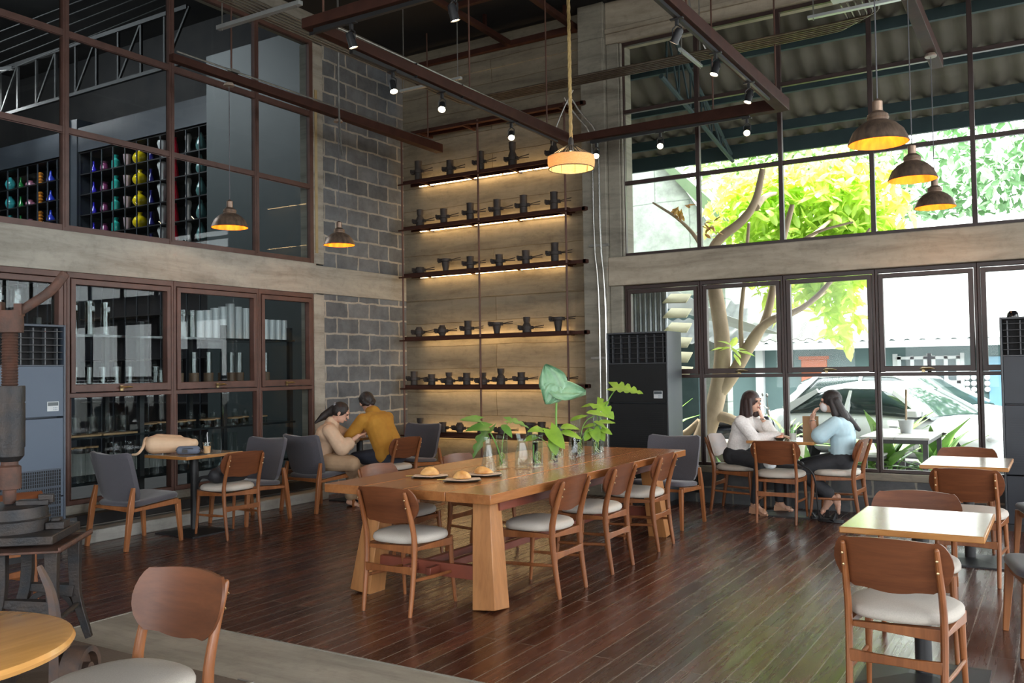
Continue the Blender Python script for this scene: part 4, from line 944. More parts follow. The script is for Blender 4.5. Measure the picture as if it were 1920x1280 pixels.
# ================================================================== things on the long table
TT = .7505
LEAFB = mat('leaf_bright', (.21,.37,.035), (.14,.27,.025), .4, 0, 12)
LEAFD = mat('leaf_mid_green', (.07,.17,.03), (.11,.24,.04), .4, 0, 12)
LEAFP = mat('leaf_pale_blue_green', (.24,.42,.27), (.15,.31,.18), .35, 0, 14)
STEM = mat('plant_stem', (.17,.36,.06), (.12,.27,.05), .5)
ROOT = mat('plant_roots', (.42,.40,.16), (.30,.32,.1), .7)
def leaf(mb, base, direction, up, L, W, kind='oval', droop=.25, fold=.15, n=10):
    d = Vector(direction).normalized(); u = Vector(up); s_ = d.cross(u).normalized(); u = s_.cross(d).normalized(); B = Vector(base)
    out = {'oval': lambda v: math.sin(PI*min(1, v**.75*1.0))**.8 if v < 1 else 0,
           'heart': lambda v: (1.0 if v < .12 else math.cos((v-.12)/.88*PI/2)**.75)*(.72+.28*min(1, v/.12)),
           'blade': lambda v: math.sin(PI*v**.6)**.7 if 0 < v < 1 else 0}[kind if kind != 'split' else 'heart']
    top = []; 
    for i in range(n+1):
        v = i/n; w_ = max(W/2*out(v), .0008 if 0 < i < n else .0004)
        if kind == 'split' and i % 3 == 2 and 1 < i < n-1: w_ *= .5
        c = B + d*(v*L) - u*(droop*L*v*v)
        row = []
        back = .22*L if kind in ('heart','split') and i == 0 else 0
        for q in (-1, -.5, 0, .5, 1):
            row.append(c + s_*(q*w_) + u*(fold*abs(q)*w_ + .01*L*math.sin(v*25+q*3)) - d*(back*abs(q)))
        top.append(row)
    th = u*(-.0012)
    V1 = [[mb.bm.verts.new(p) for p in r] for r in top]; V2 = [[mb.bm.verts.new(p+th) for p in r] for r in top]
    for i in range(n):
        for j in range(4):
            mb.bm.faces.new((V1[i][j], V1[i][j+1], V1[i+1][j+1], V1[i+1][j])); mb.bm.faces.new((V2[i][j+1], V2[i][j], V2[i+1][j], V2[i+1][j+1]))
        mb.bm.faces.new((V1[i][0], V1[i+1][0], V2[i+1][0], V2[i][0])); mb.bm.faces.new((V1[i+1][4], V1[i][4], V2[i][4], V2[i+1][4]))
    return mb
def tabglass(name, label, x, y, prof, cat='glass vase', water=0, inner=None):
    t = thing(name, label, cat, (x, y, TT))
    th = .0035
    inn = [(max(r-th, 0), z+(.008 if i == 0 else 0)) for i, (r, z) in enumerate(prof)]
    MB().lathe([(0,0)]+prof+inn[::-1]+[(0, .008)], 32).out('glass_body', GLS, t, ang=60)
    if water:
        r0 = prof[0][0]-th-.001
        MB().lathe([(0,.009),(r0,.009),(r0,water),(0,water)], 32).out('water', WATER, t)
    return t
GLS = glass('vase_glass', (.94,.975,.965), 1.4)
WATER = glass('water', (.93,.98,.94), 1.18)
def cyl(r, h): return [(r, 0), (r, h)]
tabglass('flared_carafe', 'clear conical glass carafe with a flared neck, nearest the pastries', -3.55, 5.44, [(.058,0),(.062,.01),(.022,.20),(.021,.22),(.03,.262)], 'carafe')
tabglass('glass_bottle', 'clear glass bottle with a pinched neck, right of the conical carafe', -3.52, 5.86, [(.052,0),(.054,.01),(.05,.12),(.03,.19),(.036,.225),(.045,.26)], 'carafe')
tabglass('small_bottle', 'small clear glass bottle with a narrow neck beside the yellow tipped leaf', -3.44, 6.55, [(.038,0),(.04,.01),(.04,.12),(.024,.16),(.022,.185)], 'carafe')
tabglass('tall_clear_cylinder', 'tall empty looking clear glass cylinder behind the front row of vases', -3.62, 6.20, cyl(.042,.26))
def plantvase(x, y, r, h, water, label, stems):
    """a glass with rooted cuttings standing in it"""
    v = tabglass('glass_vase', label, x, y, cyl(r, h), 'glass vase', water)
    return v
def cutting(x, y, label, stems, r=.03, rooty=True):
    t = thing('cutting', label, 'plant', (x, y, TT))
    s_ = MB(); lb = MB()
    for pts, rad in stems['s']: s_.tube(sm(pts, 2), rad, 6)
    s_.out('stem', STEM, t)
    for l_ in stems['l']: leaf(lb, *l_)
    lb.out('leaves', stems.get('m', LEAFB), t, ang=70)
    if rooty:
        rt = MB()
        for k in range(9):
            a = random.uniform(0, 6.28); p = [Vector((0,0,.12))]
            for q in range(4): p.append(Vector((math.cos(a+q*1.3)*r*.8, math.sin(a+q*1.3)*r*.8, .10-.024*q+random.uniform(-.01,.01))))
            rt.tube(sm(p, 1), .0022, 4)
        rt.out('roots', ROOT, t)
    return t
Rt = Vector((.852,.523,0)); Fw = Vector((-.522,.852,0)); UP = Vector((0,0,1))
def D(r=0, f=0, u=0): return Rt*r + Fw*f + UP*u
plantvase(-3.66, 5.80, .045, .25, .20, 'clear glass vase of a leafy cutting behind the conical carafe', 0)
cutting(-3.66, 5.80, 'cutting with deeply lobed dark green leaves spreading left over the conical carafe', {'m': LEAFD, 's': [([(0,0,.03),D(-.03,0,.15),D(-.10,0,.30)], .004), ([(0,0,.03),D(0,0,.2),D(.05,0,.36)], .003), ([(0,0,.05),D(-.06,0,.25),D(-.17,.02,.36)], .003)],
  'l': [(D(-.10,0,.30),D(-.6,-.5,-.9),D(-.5,-.4,1),.26,.17,'split',.1), (D(-.10,0,.31),D(-1,-.2,.15),D(0,-.6,1),.17,.12,'heart',.35), (D(-.17,.02,.37),D(-1,0,.15),D(0,-.6,1),.15,.09,'heart',.2), (D(.05,0,.36),D(1,.1,-.1),D(0,-.4,1),.17,.12,'split',.3), (D(.0,0,.33),D(.5,-.4,-.4),D(0,-.5,1),.13,.07,'oval',.3)]})
plantvase(-3.45, 5.98, .043, .245, .19, 'clear glass vase with one curled green shoot and fine roots', 0)
cutting(-3.45, 5.98, 'curled green shoot with fine pale roots standing in water', {'s': [([D(-.03,0,.17),D(-.035,0,.08),D(-.01,0,.03),D(.02,0,.04)], .006)], 'l': []})
plantvase(-3.47, 6.26, .041, .19, .13, 'short clear glass vase under a cluster of round bright leaves', 0)
cutting(-3.47, 6.26, 'cluster of rounded bright green leaves on a short cutting, middle of the table', {'m': LEAFB, 's': [([(0,0,.03),(0,0,.15),D(-.04,0,.24)], .004), ([(0,0,.05),D(.03,0,.2),D(.06,0,.25)], .003), ([(0,0,.05),D(-.06,0,.18),D(-.12,0,.21)], .003)],
  'l': [(D(-.02,-.02,.27),D(.6,-.5,-.8),D(-.2,-.8,.6),.20,.12,'heart',.1), (D(-.12,0,.21),D(-1,-.3,-.1),D(0,-.5,1),.12,.08,'oval',.2), (D(-.08,0,.26),D(-.5,-.4,.2),D(0,-.6,1),.13,.10,'heart',.4), (D(.06,0,.25),D(1,-.3,-.15),D(0,-.6,1),.18,.08,'oval',.25), (D(.06,0,.28),D(.7,-.2,.2),D(0,-.6,1),.14,.08,'oval',.45), (D(-.0,-.03,.18),D(.2,-.4,-1),D(0,-1,.2),.12,.09,'heart',.1)]})
plantvase(-3.62, 6.62, .045, .27, .22, 'tall clear glass vase holding the long stem of the giant pale leaf', 0)
t = cutting(-3.62, 6.62, 'giant pale two lobed elephant ear leaf on a tall upright stem', {'m': LEAFP, 's': [([(0,0,.03),D(-.015,0,.28),D(-.01,0,.45),D(.0,0,.57)], .010)], 'l': []})
def bigleaf(t, c, segs, m):
    """broad wavy leaf lobe: rows of (along, half width) in a tilted plane"""
    for (o, d, u, L, Wd) in segs:
        mb = MB(); d = Vector(d).normalized(); u = Vector(u); s_ = d.cross(u).normalized(); u = s_.cross(d).normalized(); O = Vector(o)
        prof = [.35,.78,.96,1.0,.98,.9,.78,.6,.38,.06]; N = 14; rows = []
        for i, pv in enumerate(prof):
            v = i/(len(prof)-1); row = []
            for j in range(N+1):
                q = -1+2*j/N; wv = Wd/2*pv*(1+.06*math.sin(9*v+3*q))
                row.append(O + d*(L*v - .12*L*(1-v)*abs(q)) + s_*(q*wv) + u*(.03*math.cos(q*PI*3.2+v*2)*(.3+v)*abs(q) + .04*L*abs(q)**1.3 - .12*L*v*v))
            rows.append(row)
        A = [[mb.bm.verts.new(p) for p in r] for r in rows]; Bk = [[mb.bm.verts.new(p-u*.002) for p in r] for r in rows]
        for i in range(len(rows)-1):
            for j in range(N):
                mb.bm.faces.new((A[i][j],A[i][j+1],A[i+1][j+1],A[i+1][j])); mb.bm.faces.new((Bk[i][j+1],Bk[i][j],Bk[i+1][j],Bk[i+1][j+1]))
            for j in (0, N): mb.bm.faces.new((A[i][j],A[i+1][j],Bk[i+1][j],Bk[i][j]))
        for i in (0, -1):
            for j in range(N): mb.bm.faces.new((A[i][j],A[i][j+1],Bk[i][j+1],Bk[i][j]))
        mb.out('leaf_lobe', m, t, ang=80)
bigleaf(t, None, [(D(.0,-.02,.56), D(-.42,.1,1), D(.05,-1,.15), .25, .24), (D(-.03,-.02,.58), D(1,-.1,-.08), D(.05,-.85,.5), .27, .20), (D(-.01,-.03,.60), D(-.55,-.1,-.9), D(0,-1,-.05), .17, .20)], LEAFP)
plantvase(-3.55, 6.88, .041, .20, .13, 'clear glass vase with a straight shoot, behind the small bottle', 0)
cutting(-3.55, 6.88, 'leafy cutting with drooping lime leaves left of the tallest right vase', {'m': LEAFB, 's': [([(0,0,.02),D(.01,0,.2),D(.05,0,.30),D(.13,0,.34)], .004), ([(0,0,.1),D(.05,0,.2),D(.12,0,.22)], .003)],
  'l': [(D(.06,0,.37),D(1,-.2,.05),D(0,-.6,1),.2,.075,'oval',.35), (D(-.08,0,.30),D(1,-.3,.5),D(0,-.6,1),.16,.06,'oval',.2), (D(.16,0,.29),D(1,-.2,0),D(0,-.6,1),.15,.06,'oval',.1)]})
tabglass('tall_clear_cylinder', 'tall clear glass cylinder stacked look in the middle of the right group', -3.66, 7.02, cyl(.043,.31), water=.13)
plantvase(-3.46, 7.02, .043, .16, .12, 'short clear glass vase under a bushy lime cutting', 0)
cutting(-3.46, 7.02, 'bushy lime green cutting in a short vase, second plant from the right', {'m': LEAFB, 's': [([(0,0,.03),D(0,0,.2),D(-.02,0,.28)], .004), ([(0,0,.05),D(.04,0,.2),D(.07,0,.22)], .003)],
  'l': [(D(-.02,-.01,.22),D(.3,-.5,-1),D(0,-1,.2),.12,.10,'heart',.1), (D(-.05,0,.20),D(-.5,-.5,-.6),D(0,-1,.4),.11,.08,'heart',.1), (D(.05,0,.22),D(.8,-.4,-.3),D(0,-.8,.8),.10,.07,'heart',.2), (D(-.02,0,.29),D(.6,-.2,-.2),D(0,-.6,1),.13,.05,'oval',.3), (D(.0,0,.26),D(-.9,-.2,.0),D(0,-.6,1),.12,.05,'oval',.3), (D(.03,0,.2),D(.4,-.6,-.9),D(0,-1,.2),.10,.08,'heart',.1)]})
plantvase(-3.55, 7.25, .047, .33, .27, 'tallest clear glass vase at the right end of the row, with tangled roots', 0)
cutting(-3.55, 7.25, 'monstera cutting with two split leaves leaning right before the air conditioner', {'m': LEAFB, 's': [([(0,0,.04),D(.01,0,.3),D(.10,0,.48),D(.17,0,.57)], .005), ([(0,0,.04),D(0,0,.25),D(-.02,0,.42)], .004)],
  'l': [(D(.14,0,.575),D(1,-.25,-.12),D(.05,-.55,1),.27,.20,'split',.12,.15,14), (D(-.01,0,.43),D(.75,-.35,-.5),D(.1,-.6,.8),.20,.20,'split',.25,.15,12), (D(-.02,0,.42),D(-1,0,.1),D(0,-.6,1),.13,.05,'oval',.3)]})

# pastries on small plates
PLATE = mat('black_plate', (.012,.011,.010), rough=.3)
CRUST = mat('baked_crust', (.42,.15,.025), (.72,.44,.16), .5, 0, 14, bump=.5, bscale=50)
PAPER = mat('brown_paper', (.55,.42,.33), (.5,.38,.3), .8)
for i, (x, y, s_, kind, lab) in enumerate(((-3.80,5.07,.065,0,'left of the three, holding the loaf shaped pastry'),(-3.47,4.99,.06,1,'front one of the three, holding the croissant shaped pastry'),(-3.50,5.30,.065,2,'right one of the three, holding the pointed pastry'))):
    p = thing('oval_plate', 'black oval plate, ' + lab, 'plate', (x, y, TT), .55)
    MB().lathe([(0,0),(.085,0),(.115,.008),(.112,.012),(.08,.004),(0,.004)], 32, Matrix.Diagonal((1.15,.75,1,1))).out('dish', PLATE, p)
    pp = MB(); R_ = [(-.12,-.06),(.02,-.085),(.13,-.04),(.12,.05),(0,.08),(-.11,.05)]
    pp.loft([[(a, b, .012+.006*abs(a)/.12) for a, b in R_], [(a*.98, b*.98, .014+.006*abs(a)/.12) for a, b in R_]]).out('liner', PAPER, p)
    MB().tube([(-.17,.01,.014),(-.05,0,.016)], .002, 5).out('skewer', mat('bamboo', (.6,.5,.15)), p)
    R = []
    n = 9
    for k in range(n):
        v = k/(n-1); a = math.sin(PI*(v*.94+.03))**.6
        if kind == 1: a *= 1+.08*math.cos(k*3.1)
        w0, h0 = s_*.62*a, s_*.85*a*(1 if kind != 2 else (.6+.5*(1-v)))
        R.append([((v-.5)*s_*2.1, w0*math.cos(t_), max(-.1*h0, h0*math.sin(t_))*1.0) for t_ in [2*PI*q/16 for q in range(16)]])
    o = MB().loft(R).out('pastry', CRUST, loc=(x, y, TT+.024), rot=(0,0,.45), sub=1, ang=80)
    tag(o, ['golden loaf shaped pastry on the left plate','golden croissant shaped pastry on the front plate','pointed golden pastry on the right plate'][i], 'pastry')
# ================================================================== people
SKIN = mat('skin', (.56,.33,.24), (.50,.28,.19), .5, 0, 10, spec=.35)
HAIR = mat('black_hair', (.010,.008,.008), (.022,.014,.012), .55, 0, 60, (1,1,.08), bump=.4, bscale=120)
HAIRB = mat('dark_brown_hair', (.045,.018,.014), (.018,.009,.008), .5, 0, 60, (1,1,.08), bump=.4, bscale=120)
def capsule(mb, a, ra, b, rb, n=14):
    a, b = Vector(a), Vector(b); d = b-a; L = d.length
    if L < 1e-6: d = Vector((0,0,1)); L = 1e-6
    d.normalize(); ref = d.orthogonal().normalized(); o = d.cross(ref)
    rings = []
    for i in range(1, 5): t = PI/2*i/4; rings.append((a - d*ra*math.cos(t), ra*math.sin(t)))
    for i in range(0, 4): t = PI/2*(1-i/4.); rings.append((b + d*rb*math.cos(t), rb*math.sin(t)))
    mb.loft([[c + ref*r*math.cos(2*PI*k/n) + o*r*math.sin(2*PI*k/n) for k in range(n)] for c, r in rings])
def blob(name, prims, m, parent, voxel=.008, it=4, fac=.6):
    mb = MB()
    for p in prims:
        if p[0] == 'c': capsule(mb, *p[1:])
        else:
            M = p[3] if len(p) > 3 else None
            mb.ell((0,0,0) if M else p[1], p[2], 18, 12, (Matrix.Translation(p[1]) @ M) if M else None)
    o = mb.out(name, m, parent)
    r = o.modifiers.new('remesh', 'REMESH'); r.mode = 'VOXEL'; r.voxel_size = voxel; r.use_smooth_shade = True
    s = o.modifiers.new('smooth', 'SMOOTH'); s.factor = fac; s.iterations = it
    return o
def hand(prims, wrist, d, up, spread=1, curl=.5, side=1, s=1.):
    """palm, four unequal fingers bent at the knuckles and a thumb from the side of the palm"""
    W = Vector(wrist); d = Vector(d).normalized(); u = Vector(up); sd = d.cross(u).normalized()*side; u = sd.cross(d).normalized()*side
    pc = W + d*.045*s
    for q in (-1.5, -.5, .5, 1.5): prims.append(('c', W + sd*q*.010*s, .014*s, W + d*.078*s + sd*q*.0175*s, .0115*s))
    for q, L in ((-1.5,.058),(-.5,.07),(.5,.075),(1.5,.068)):
        k = W + d*.085*s + sd*q*.0185*s
        d1 = (d - u*curl*.6).normalized(); d2 = (d - u*curl*1.8).normalized()
        p1 = k + d1*L*.5*s; p2 = p1 + d2*L*.45*s
        prims.append(('c', k, .0095*s, p1, .0088*s)); prims.append(('c', p1, .0088*s, p2, .0075*s))
    tb = W + d*.025*s + sd*.022*s; t1 = tb + (d*.6 + sd*.8 - u*.3).normalized()*.038*s; t2 = t1 + (d*.95 + sd*.25 - u*curl*.6).normalized()*.03*s
    prims.append(('c', tb, .013*s, t1, .0105*s)); prims.append(('c', t1, .0105*s, t2, .0085*s))
def foot(prims, ankle, d, down=(0,0,-1), s=1.):
    A = Vector(ankle); d = Vector(d).normalized(); dn = Vector(down)
    prims += [('c', A + dn*.035*s - d*.025*s, .028*s, A + dn*.05*s + d*.09*s, .026*s), ('c', A + dn*.01*s, .033*s, A + dn*.045*s + d*.05*s, .03*s)]
    sd = d.cross(dn).normalized()
    for q in (-2,-1,0,1,2): prims.append(('c', A + dn*.055*s + d*.09*s + sd*q*.012*s, .015*s, A + dn*.062*s + d*(.145-.006*abs(q+1))*s + sd*q*.013*s, .0095*s if q > -2 else .012*s))
def face_basis(fd, upv=(0,0,1)):
    f = Vector(fd).normalized(); r = f.cross(Vector(upv)).normalized(); u = r.cross(f).normalized()
    M = Matrix.Identity(4)
    for i in range(3): M[i][0] = r[i]; M[i][1] = f[i]; M[i][2] = u[i]
    return M
def person(label, loc, rz, J, fd, clothes):
    t = thing('person', label, 'person', loc, rz)
    H = Vector(J['head']); F = face_basis(fd, J.get('hup', (0,0,1))); w3 = lambda v: H + (F.to_3x3() @ Vector(v))
    P = [('e', H + (F.to_3x3() @ Vector((0,-.005,.012))), (.072,.088,.098), F), ('e', w3((0,.018,-.045)), (.052,.062,.062), F), ('e', w3((0,.05,-.078)), (.026,.026,.022), F),
         ('c', w3((0,.082,.01)), .008, w3((0,.100,-.022)), .0115), ('e', w3((.077,-.002,-.008)), (.010,.018,.027), F), ('e', w3((-.077,-.002,-.008)), (.010,.018,.027), F),
         ('c', w3((-.016,.088,-.052)), .009, w3((.016,.088,-.052)), .009), ('c', w3((-.04,.078,.03)), .012, w3((.04,.078,.03)), .012)]
    N, C, Hp = Vector(J['neck']), Vector(J['chest']), Vector(J['hip'])
    P.append(('c', N - (N-C).normalized()*.02, .048, w3((0,-.015,-.055)), .046))
    rt = Vector(J.get('right', (1,0,0))).normalized()
    up = (N-Hp).normalized()
    P += [('c', C + rt*.055, .085, C - rt*.055, .085), ('c', C, .095, Hp + up*.1, .085), ('c', Hp + rt*.06, .10, Hp - rt*.06, .10), ('c', C+rt*.1+up*.05, .05, C-rt*.1+up*.05, .05)]
    for s in 'lr':
        sh, el, wr = (Vector(J[k+s]) for k in ('sh', 'el', 'wr'))
        P += [('c', sh, .042, el, .033), ('c', el, .034, wr, .022)]
        hd = J['hand'+s]; hand(P, wr, hd[0], hd[1], curl=hd[2], side=hd[3] if len(hd) > 3 else (1 if s == 'l' else -1), s=.95)
        kn, an = Vector(J['kn'+s]), Vector(J['an'+s]); hp = Hp + (rt*.075 if s == 'r' else -rt*.075)
        P += [('c', hp, .075, kn, .052), ('c', kn, .05, (kn*.6+an*.4), .044), ('c', (kn*.6+an*.4), .044, an, .03)]
        foot(P, an, J['ft'+s][0], J['ft'+s][1] if len(J['ft'+s]) > 1 else (0,0,-1))
    body = blob('body', P, SKIN, t, .0055, 2, .5)
    e = MB()
    for sx in (-.030, .030): e.ell((0,0,0), (.014,.006,.008), 12, 8, Matrix.Translation(w3((sx,.083,.010))) @ F)
    e.out('eyes', mat('eye_dark', (.02,.015,.012), rough=.15), t)
    MB().ell((0,0,0), (.022,.007,.008), 14, 8, Matrix.Translation(w3((0,.093,-.052))) @ F).out('lips', mat('lips', (.42,.13,.11), rough=.4), t)
    MB().tube([w3((-.047,.080,.030)), w3((-.030,.087,.036)), w3((-.014,.086,.032))], .003, 5).tube([w3((.047,.080,.030)), w3((.030,.087,.036)), w3((.014,.086,.032))], .003, 5).out('eyebrows', HAIR, t)
    for c in clothes(J, H, F, w3, rt, up): blob(*((c[0], c[1], c[2], t)+tuple(c[3:])))
    return t
def V3(*a): return Vector(a)
# shirts and trousers common pieces
def torso(J, rt, g, waist=.0, full=1.):
    C, Hp, N = Vector(J['chest']), Vector(J['hip']), Vector(J['neck']); up = (N-Hp).normalized()
    return [('c', C+rt*.07, .092+g, C-rt*.07, .092+g), ('c', C+rt*.05, .09+g, Hp+up*(.05+waist)+rt*.055, .088+g*full), ('c', C-rt*.05, .09+g, Hp+up*(.05+waist)-rt*.055, .088+g*full), ('c', C+rt*.10+up*.06, .052+g, C-rt*.10+up*.06, .052+g), ('c', N-up*.06, .05+g, N-up*.035, .046+g)]
def sleeve(J, s, g, frac=1.0, cuff=0):
    sh, el, wr = (Vector(J[k+s]) for k in ('sh', 'el', 'wr')); o = [('c', sh, .05+g, el if frac >= 1 else sh.lerp(el, frac), .043+g+cuff)]
    if frac > 1: o.append(('c', el, .043+g, el.lerp(wr, frac-1), .032+g+cuff))
    return o
def trousers(J, rt, g, low=.9, flare=0):
    Hp = Vector(J['hip']); o = [('c', Hp+rt*.07, .108+g, Hp-rt*.07, .108+g)]
    for s in 'lr':
        hp = Hp + (rt*.08 if s == 'r' else -rt*.08); kn, an = Vector(J['kn'+s]), Vector(J['an'+s])
        o += [('c', hp, .088+g, kn, .064+g), ('c', kn, .064+g, kn.lerp(an, low), .046+g+flare)]
    return o
KNIT = mat('white_knit', (.86,.82,.79), (.72,.67,.64), .9, 0, 60, bump=.9, bscale=110, rnd=False)
BLKT = mat('black_trousers', (.016,.017,.021), (.026,.027,.032), .75, 0, 20)
PALEB = mat('pale_blue_cotton', (.46,.62,.68), (.40,.56,.62), .85, 0, 12, bump=.2, bscale=30)
BEIGE = mat('beige_denim', (.58,.40,.27), (.50,.34,.23), .85, 0, 14, bump=.25, bscale=30)
KHAKI = mat('khaki_cotton', (.38,.25,.15), (.32,.21,.125), .85, 0, 14, bump=.25, bscale=30)
MUST = mat('mustard_cotton', (.40,.19,.02), (.33,.15,.014), .85, 0, 10, bump=.3, bscale=22)

# woman in white sweater, facing +X (local +Y); camera side is local +X
J1 = dict(head=(.03,.16,1.13), neck=(.01,.115,1.01), chest=(0,.06,.86), hip=(0,-.03,.575), shr=(.165,.08,.935), elr=(.20,.23,.765), wrr=(.12,.44,.79), handr=((.1,1,.0),(0,0,1),.35),
  shl=(-.15,.10,.94), ell=(-.13,.33,.78), wrl=(-.04,.245,.955), handl=((.25,-.25,1),(0,1,.2),.3,1), knr=(.22,.30,.525), anr=(.20,.22,.115), knl=(-.03,.42,.53), anl=(.02,.42,.12), ftr=((.35,.75,-.15),), ftl=((.2,1,-.1),))
def cl1(J, H, F, w3, rt, up):
    top = torso(J, rt, .014, .03)+sleeve(J, 'r', .014, 1.95, .006)+sleeve(J, 'l', .014, 1.6, .012)
    hair = [('e', w3((0,-.014,.022)), (.088,.098,.100), F), ('c', w3((.062,-.02,.0)), .034, w3((.075,.0,-.13)), .036), ('c', w3((-.062,-.02,.0)), .034, w3((-.075,.0,-.13)), .036), ('c', w3((.03,-.06,0)), .05, w3((.045,-.07,-.15)), .045), ('c', w3((-.03,-.06,0)), .05, w3((-.045,-.07,-.15)), .045), ('c', w3((.068,.02,.03)), .022, w3((.082,.04,-.13)), .022), ('c', w3((-.068,.02,.03)), .022, w3((-.082,.035,-.13)), .022)]
    return [('sweater', top, KNIT, .008, 3), ('trousers', trousers(J, rt, .006, .93), BLKT, .008, 4), ('hair', hair, HAIRB, .006, 3)]
p1 = person('woman in a white knit sweater and black trousers sitting at the window, chin on hand', (-2.90, 9.22, 0), -PI/2, J1, (.28,1,-.02), cl1)
HEEL = mat('tan_leather', (.48,.27,.17), (.42,.23,.14), .45)
for s, d in (('r', (.35,.75,0)), ('l', (.2,1,0))):
    A = Vector(J1['an'+s]); d = Vector(d).normalized()
    o = MB().tube([A-d*.045+V3(0,0,-.085), A-d*.04+V3(0,0,-A.z+.002)], [.018,.012]).tube(sm([A-d*.05+V3(0,0,-.07), A+d*.04+V3(0,0,-.085), A+d*.10+V3(0,0,-.1), A+d*.16+V3(0,0,-.1)]), (.036,.008), sq=1, up=(0,0,1)).out('heeled_sandal', HEEL, p1, bevel=.003)
    a = [A + V3(.042*math.cos(k*.5), .042*math.sin(k*.5), -.005) for k in range(13)]
    MB().tube(a, .005, 5).tube([A+d*.11+V3(-.045,0,-.09), A+d*.115+V3(0,0,-.05), A+d*.11+V3(.045,0,-.09)], (.012,.004), sq=1).out('strap', HEEL, o)
MB().tube([Vector(J1['wrl'])+V3(.026*math.cos(k*.5), .026*math.sin(k*.5), -.01+.006*math.cos(k*.5)) for k in range(13)], .006, 6).out('wristwatch', mat('silver', (.6,.6,.58), rough=.25, metal=.9), p1)

# woman in pale blue shirt, facing -X; camera side is local -X
J2 = dict(head=(-.01,.075,1.135), neck=(0,.0,1.015), chest=(0,-.03,.86), hip=(0,-.04,.575), shr=(.15,.02,.93), elr=(.14,.26,.79), wrr=(.03,.28,.93), handr=((-.3,-.25,1),(0,1,.3),.7,-1),
  shl=(-.165,.01,.93), ell=(-.19,.18,.785), wrl=(-.10,.23,.955), handl=((.25,-.1,1),(0,1,.3),.9,1), knr=(.02,.34,.50), anr=(.05,.14,.16), knl=(-.11,.36,.46), anl=(-.10,.05,.20), ftr=((0,.55,-.55),(0,-.3,-1)), ftl=((0,.15,-1),(0,-1,-.15)))
def cl2(J, H, F, w3, rt, up):
    top = torso(J, rt, .02, .0, 1.3)+sleeve(J, 'r', .022, .8, .012)+sleeve(J, 'l', .022, .8, .02)
    hair = [('e', w3((0,-.016,.024)), (.086,.098,.098), F), ('c', w3((-.05,-.045,0)), .05, w3((-.06,-.10,-.17)), .05), ('c', w3((.05,-.045,0)), .05, w3((.05,-.11,-.17)), .045), ('c', w3((0,-.10,-.14)), .055, w3((-.01,-.22,-.30)), .022), ('c', w3((-.07,.0,.01)), .024, w3((-.082,-.02,-.13)), .03), ('c', w3((.07,.0,.01)), .024, w3((.08,-.02,-.13)), .03), ('c', w3((-.06,-.07,-.12)), .04, w3((-.08,-.14,-.26)), .014)]
    return [('shirt', top, PALEB, .008, 4), ('trousers', trousers(J, rt, .008, .82, .012), BLKT, .008, 4), ('hair', hair, HAIR, .006, 3)]
p2 = person('woman in a pale blue shirt and face mask sitting at the window, hands at mouth', (-1.88, 9.20, 0), PI/2, J2, (-.25,1,-.12), cl2)
H2 = Vector(J2['head']); F2 = face_basis((-.25,1,-.12)).to_3x3()
MB().ell((0,0,0), (.054,.045,.050), 16, 10, Matrix.Translation(H2 + F2 @ V3(0,.062,-.045)) @ F2.to_4x4()).out('face_mask', mat('white_mask', (.78,.76,.76), rough=.8), p2)
MB().tube([Vector(J2['wrl'])+V3(.026*math.cos(k*.5), .026*math.sin(k*.5), -.005) for k in range(13)], .004, 6).out('bracelet', mat('silver', (.6,.6,.58), rough=.25, metal=.9), p2)
pts = [(Vector(J2['hip'])+V3(.15*math.cos(a), .135*math.sin(a), .085)) for a in [k*PI/10 for k in range(21)]]
MB().tube(pts, [(.012,.018) if k % 2 else (.015,.018) for k in range(21)], 8, up=(0,0,1)).out('waistband', PALEB, p2)

# man in mustard, facing -X, leaning over the corner table; camera side is local -X
J3 = dict(head=(.02,.40,1.15), neck=(.0,.29,1.07), chest=(0,.19,.92), hip=(0,-.02,.575), shr=(.19,.24,.97), elr=(.22,.42,.78), wrr=(.12,.58,.80), handr=((-.3,1,0),(0,0,1),.7),
  shl=(-.19,.24,.97), ell=(-.23,.40,.77), wrl=(-.12,.58,.80), handl=((.3,1,0),(0,0,1),.7), knr=(.14,.42,.53), anr=(.14,.38,.10), knl=(-.14,.42,.53), anl=(-.14,.38,.10), ftr=((0,1,0),), ftl=((0,1,0),), hup=(0,.3,1))
def cl3(J, H, F, w3, rt, up):
    top = torso(J, rt, .035, -.02, 1.2)+sleeve(J, 'r', .022, 1.2, .008)+sleeve(J, 'l', .022, 1.2, .012)+[('c', Vector(J['hip'])+rt*.09+up*.02, .115, Vector(J['hip'])-rt*.09+up*.02, .115), ('c', w3((-.02,-.05,-.13)), .05, w3((.02,-.05,-.13)), .05)]
    hair = [('e', w3((0,-.018,.026)), (.088,.098,.096), F), ('e', w3((0,.03,.075)), (.07,.06,.035), F), ('c', w3((-.045,-.06,-.02)), .04, w3((-.03,-.075,-.05)), .03), ('c', w3((.045,-.06,-.02)), .04, w3((.03,-.075,-.05)), .03), ('c', w3((.066,-.01,.03)), .022, w3((.070,-.015,.0)), .014), ('c', w3((-.066,-.01,.03)), .022, w3((-.070,-.015,.0)), .014)]
    return [('shirt', top, MUST, .009, 5), ('trousers', trousers(J, rt, .01, .92), mat('navy_trousers', (.015,.018,.03), (.02,.024,.04), .8), .009, 4), ('hair', hair, HAIR, .006, 3)]
p3 = person('man with short black hair in a mustard shirt leaning over the corner table', (-6.37, 7.78, 0), PI/2-.12, J3, (.35,.85,-.5), cl3)
for s in 'lr':
    A = Vector(J3['an'+s]); MB().ell((A.x, A.y+.06, .045), (.048,.135,.045), 16, 10).out('shoe', BLACK, p3)

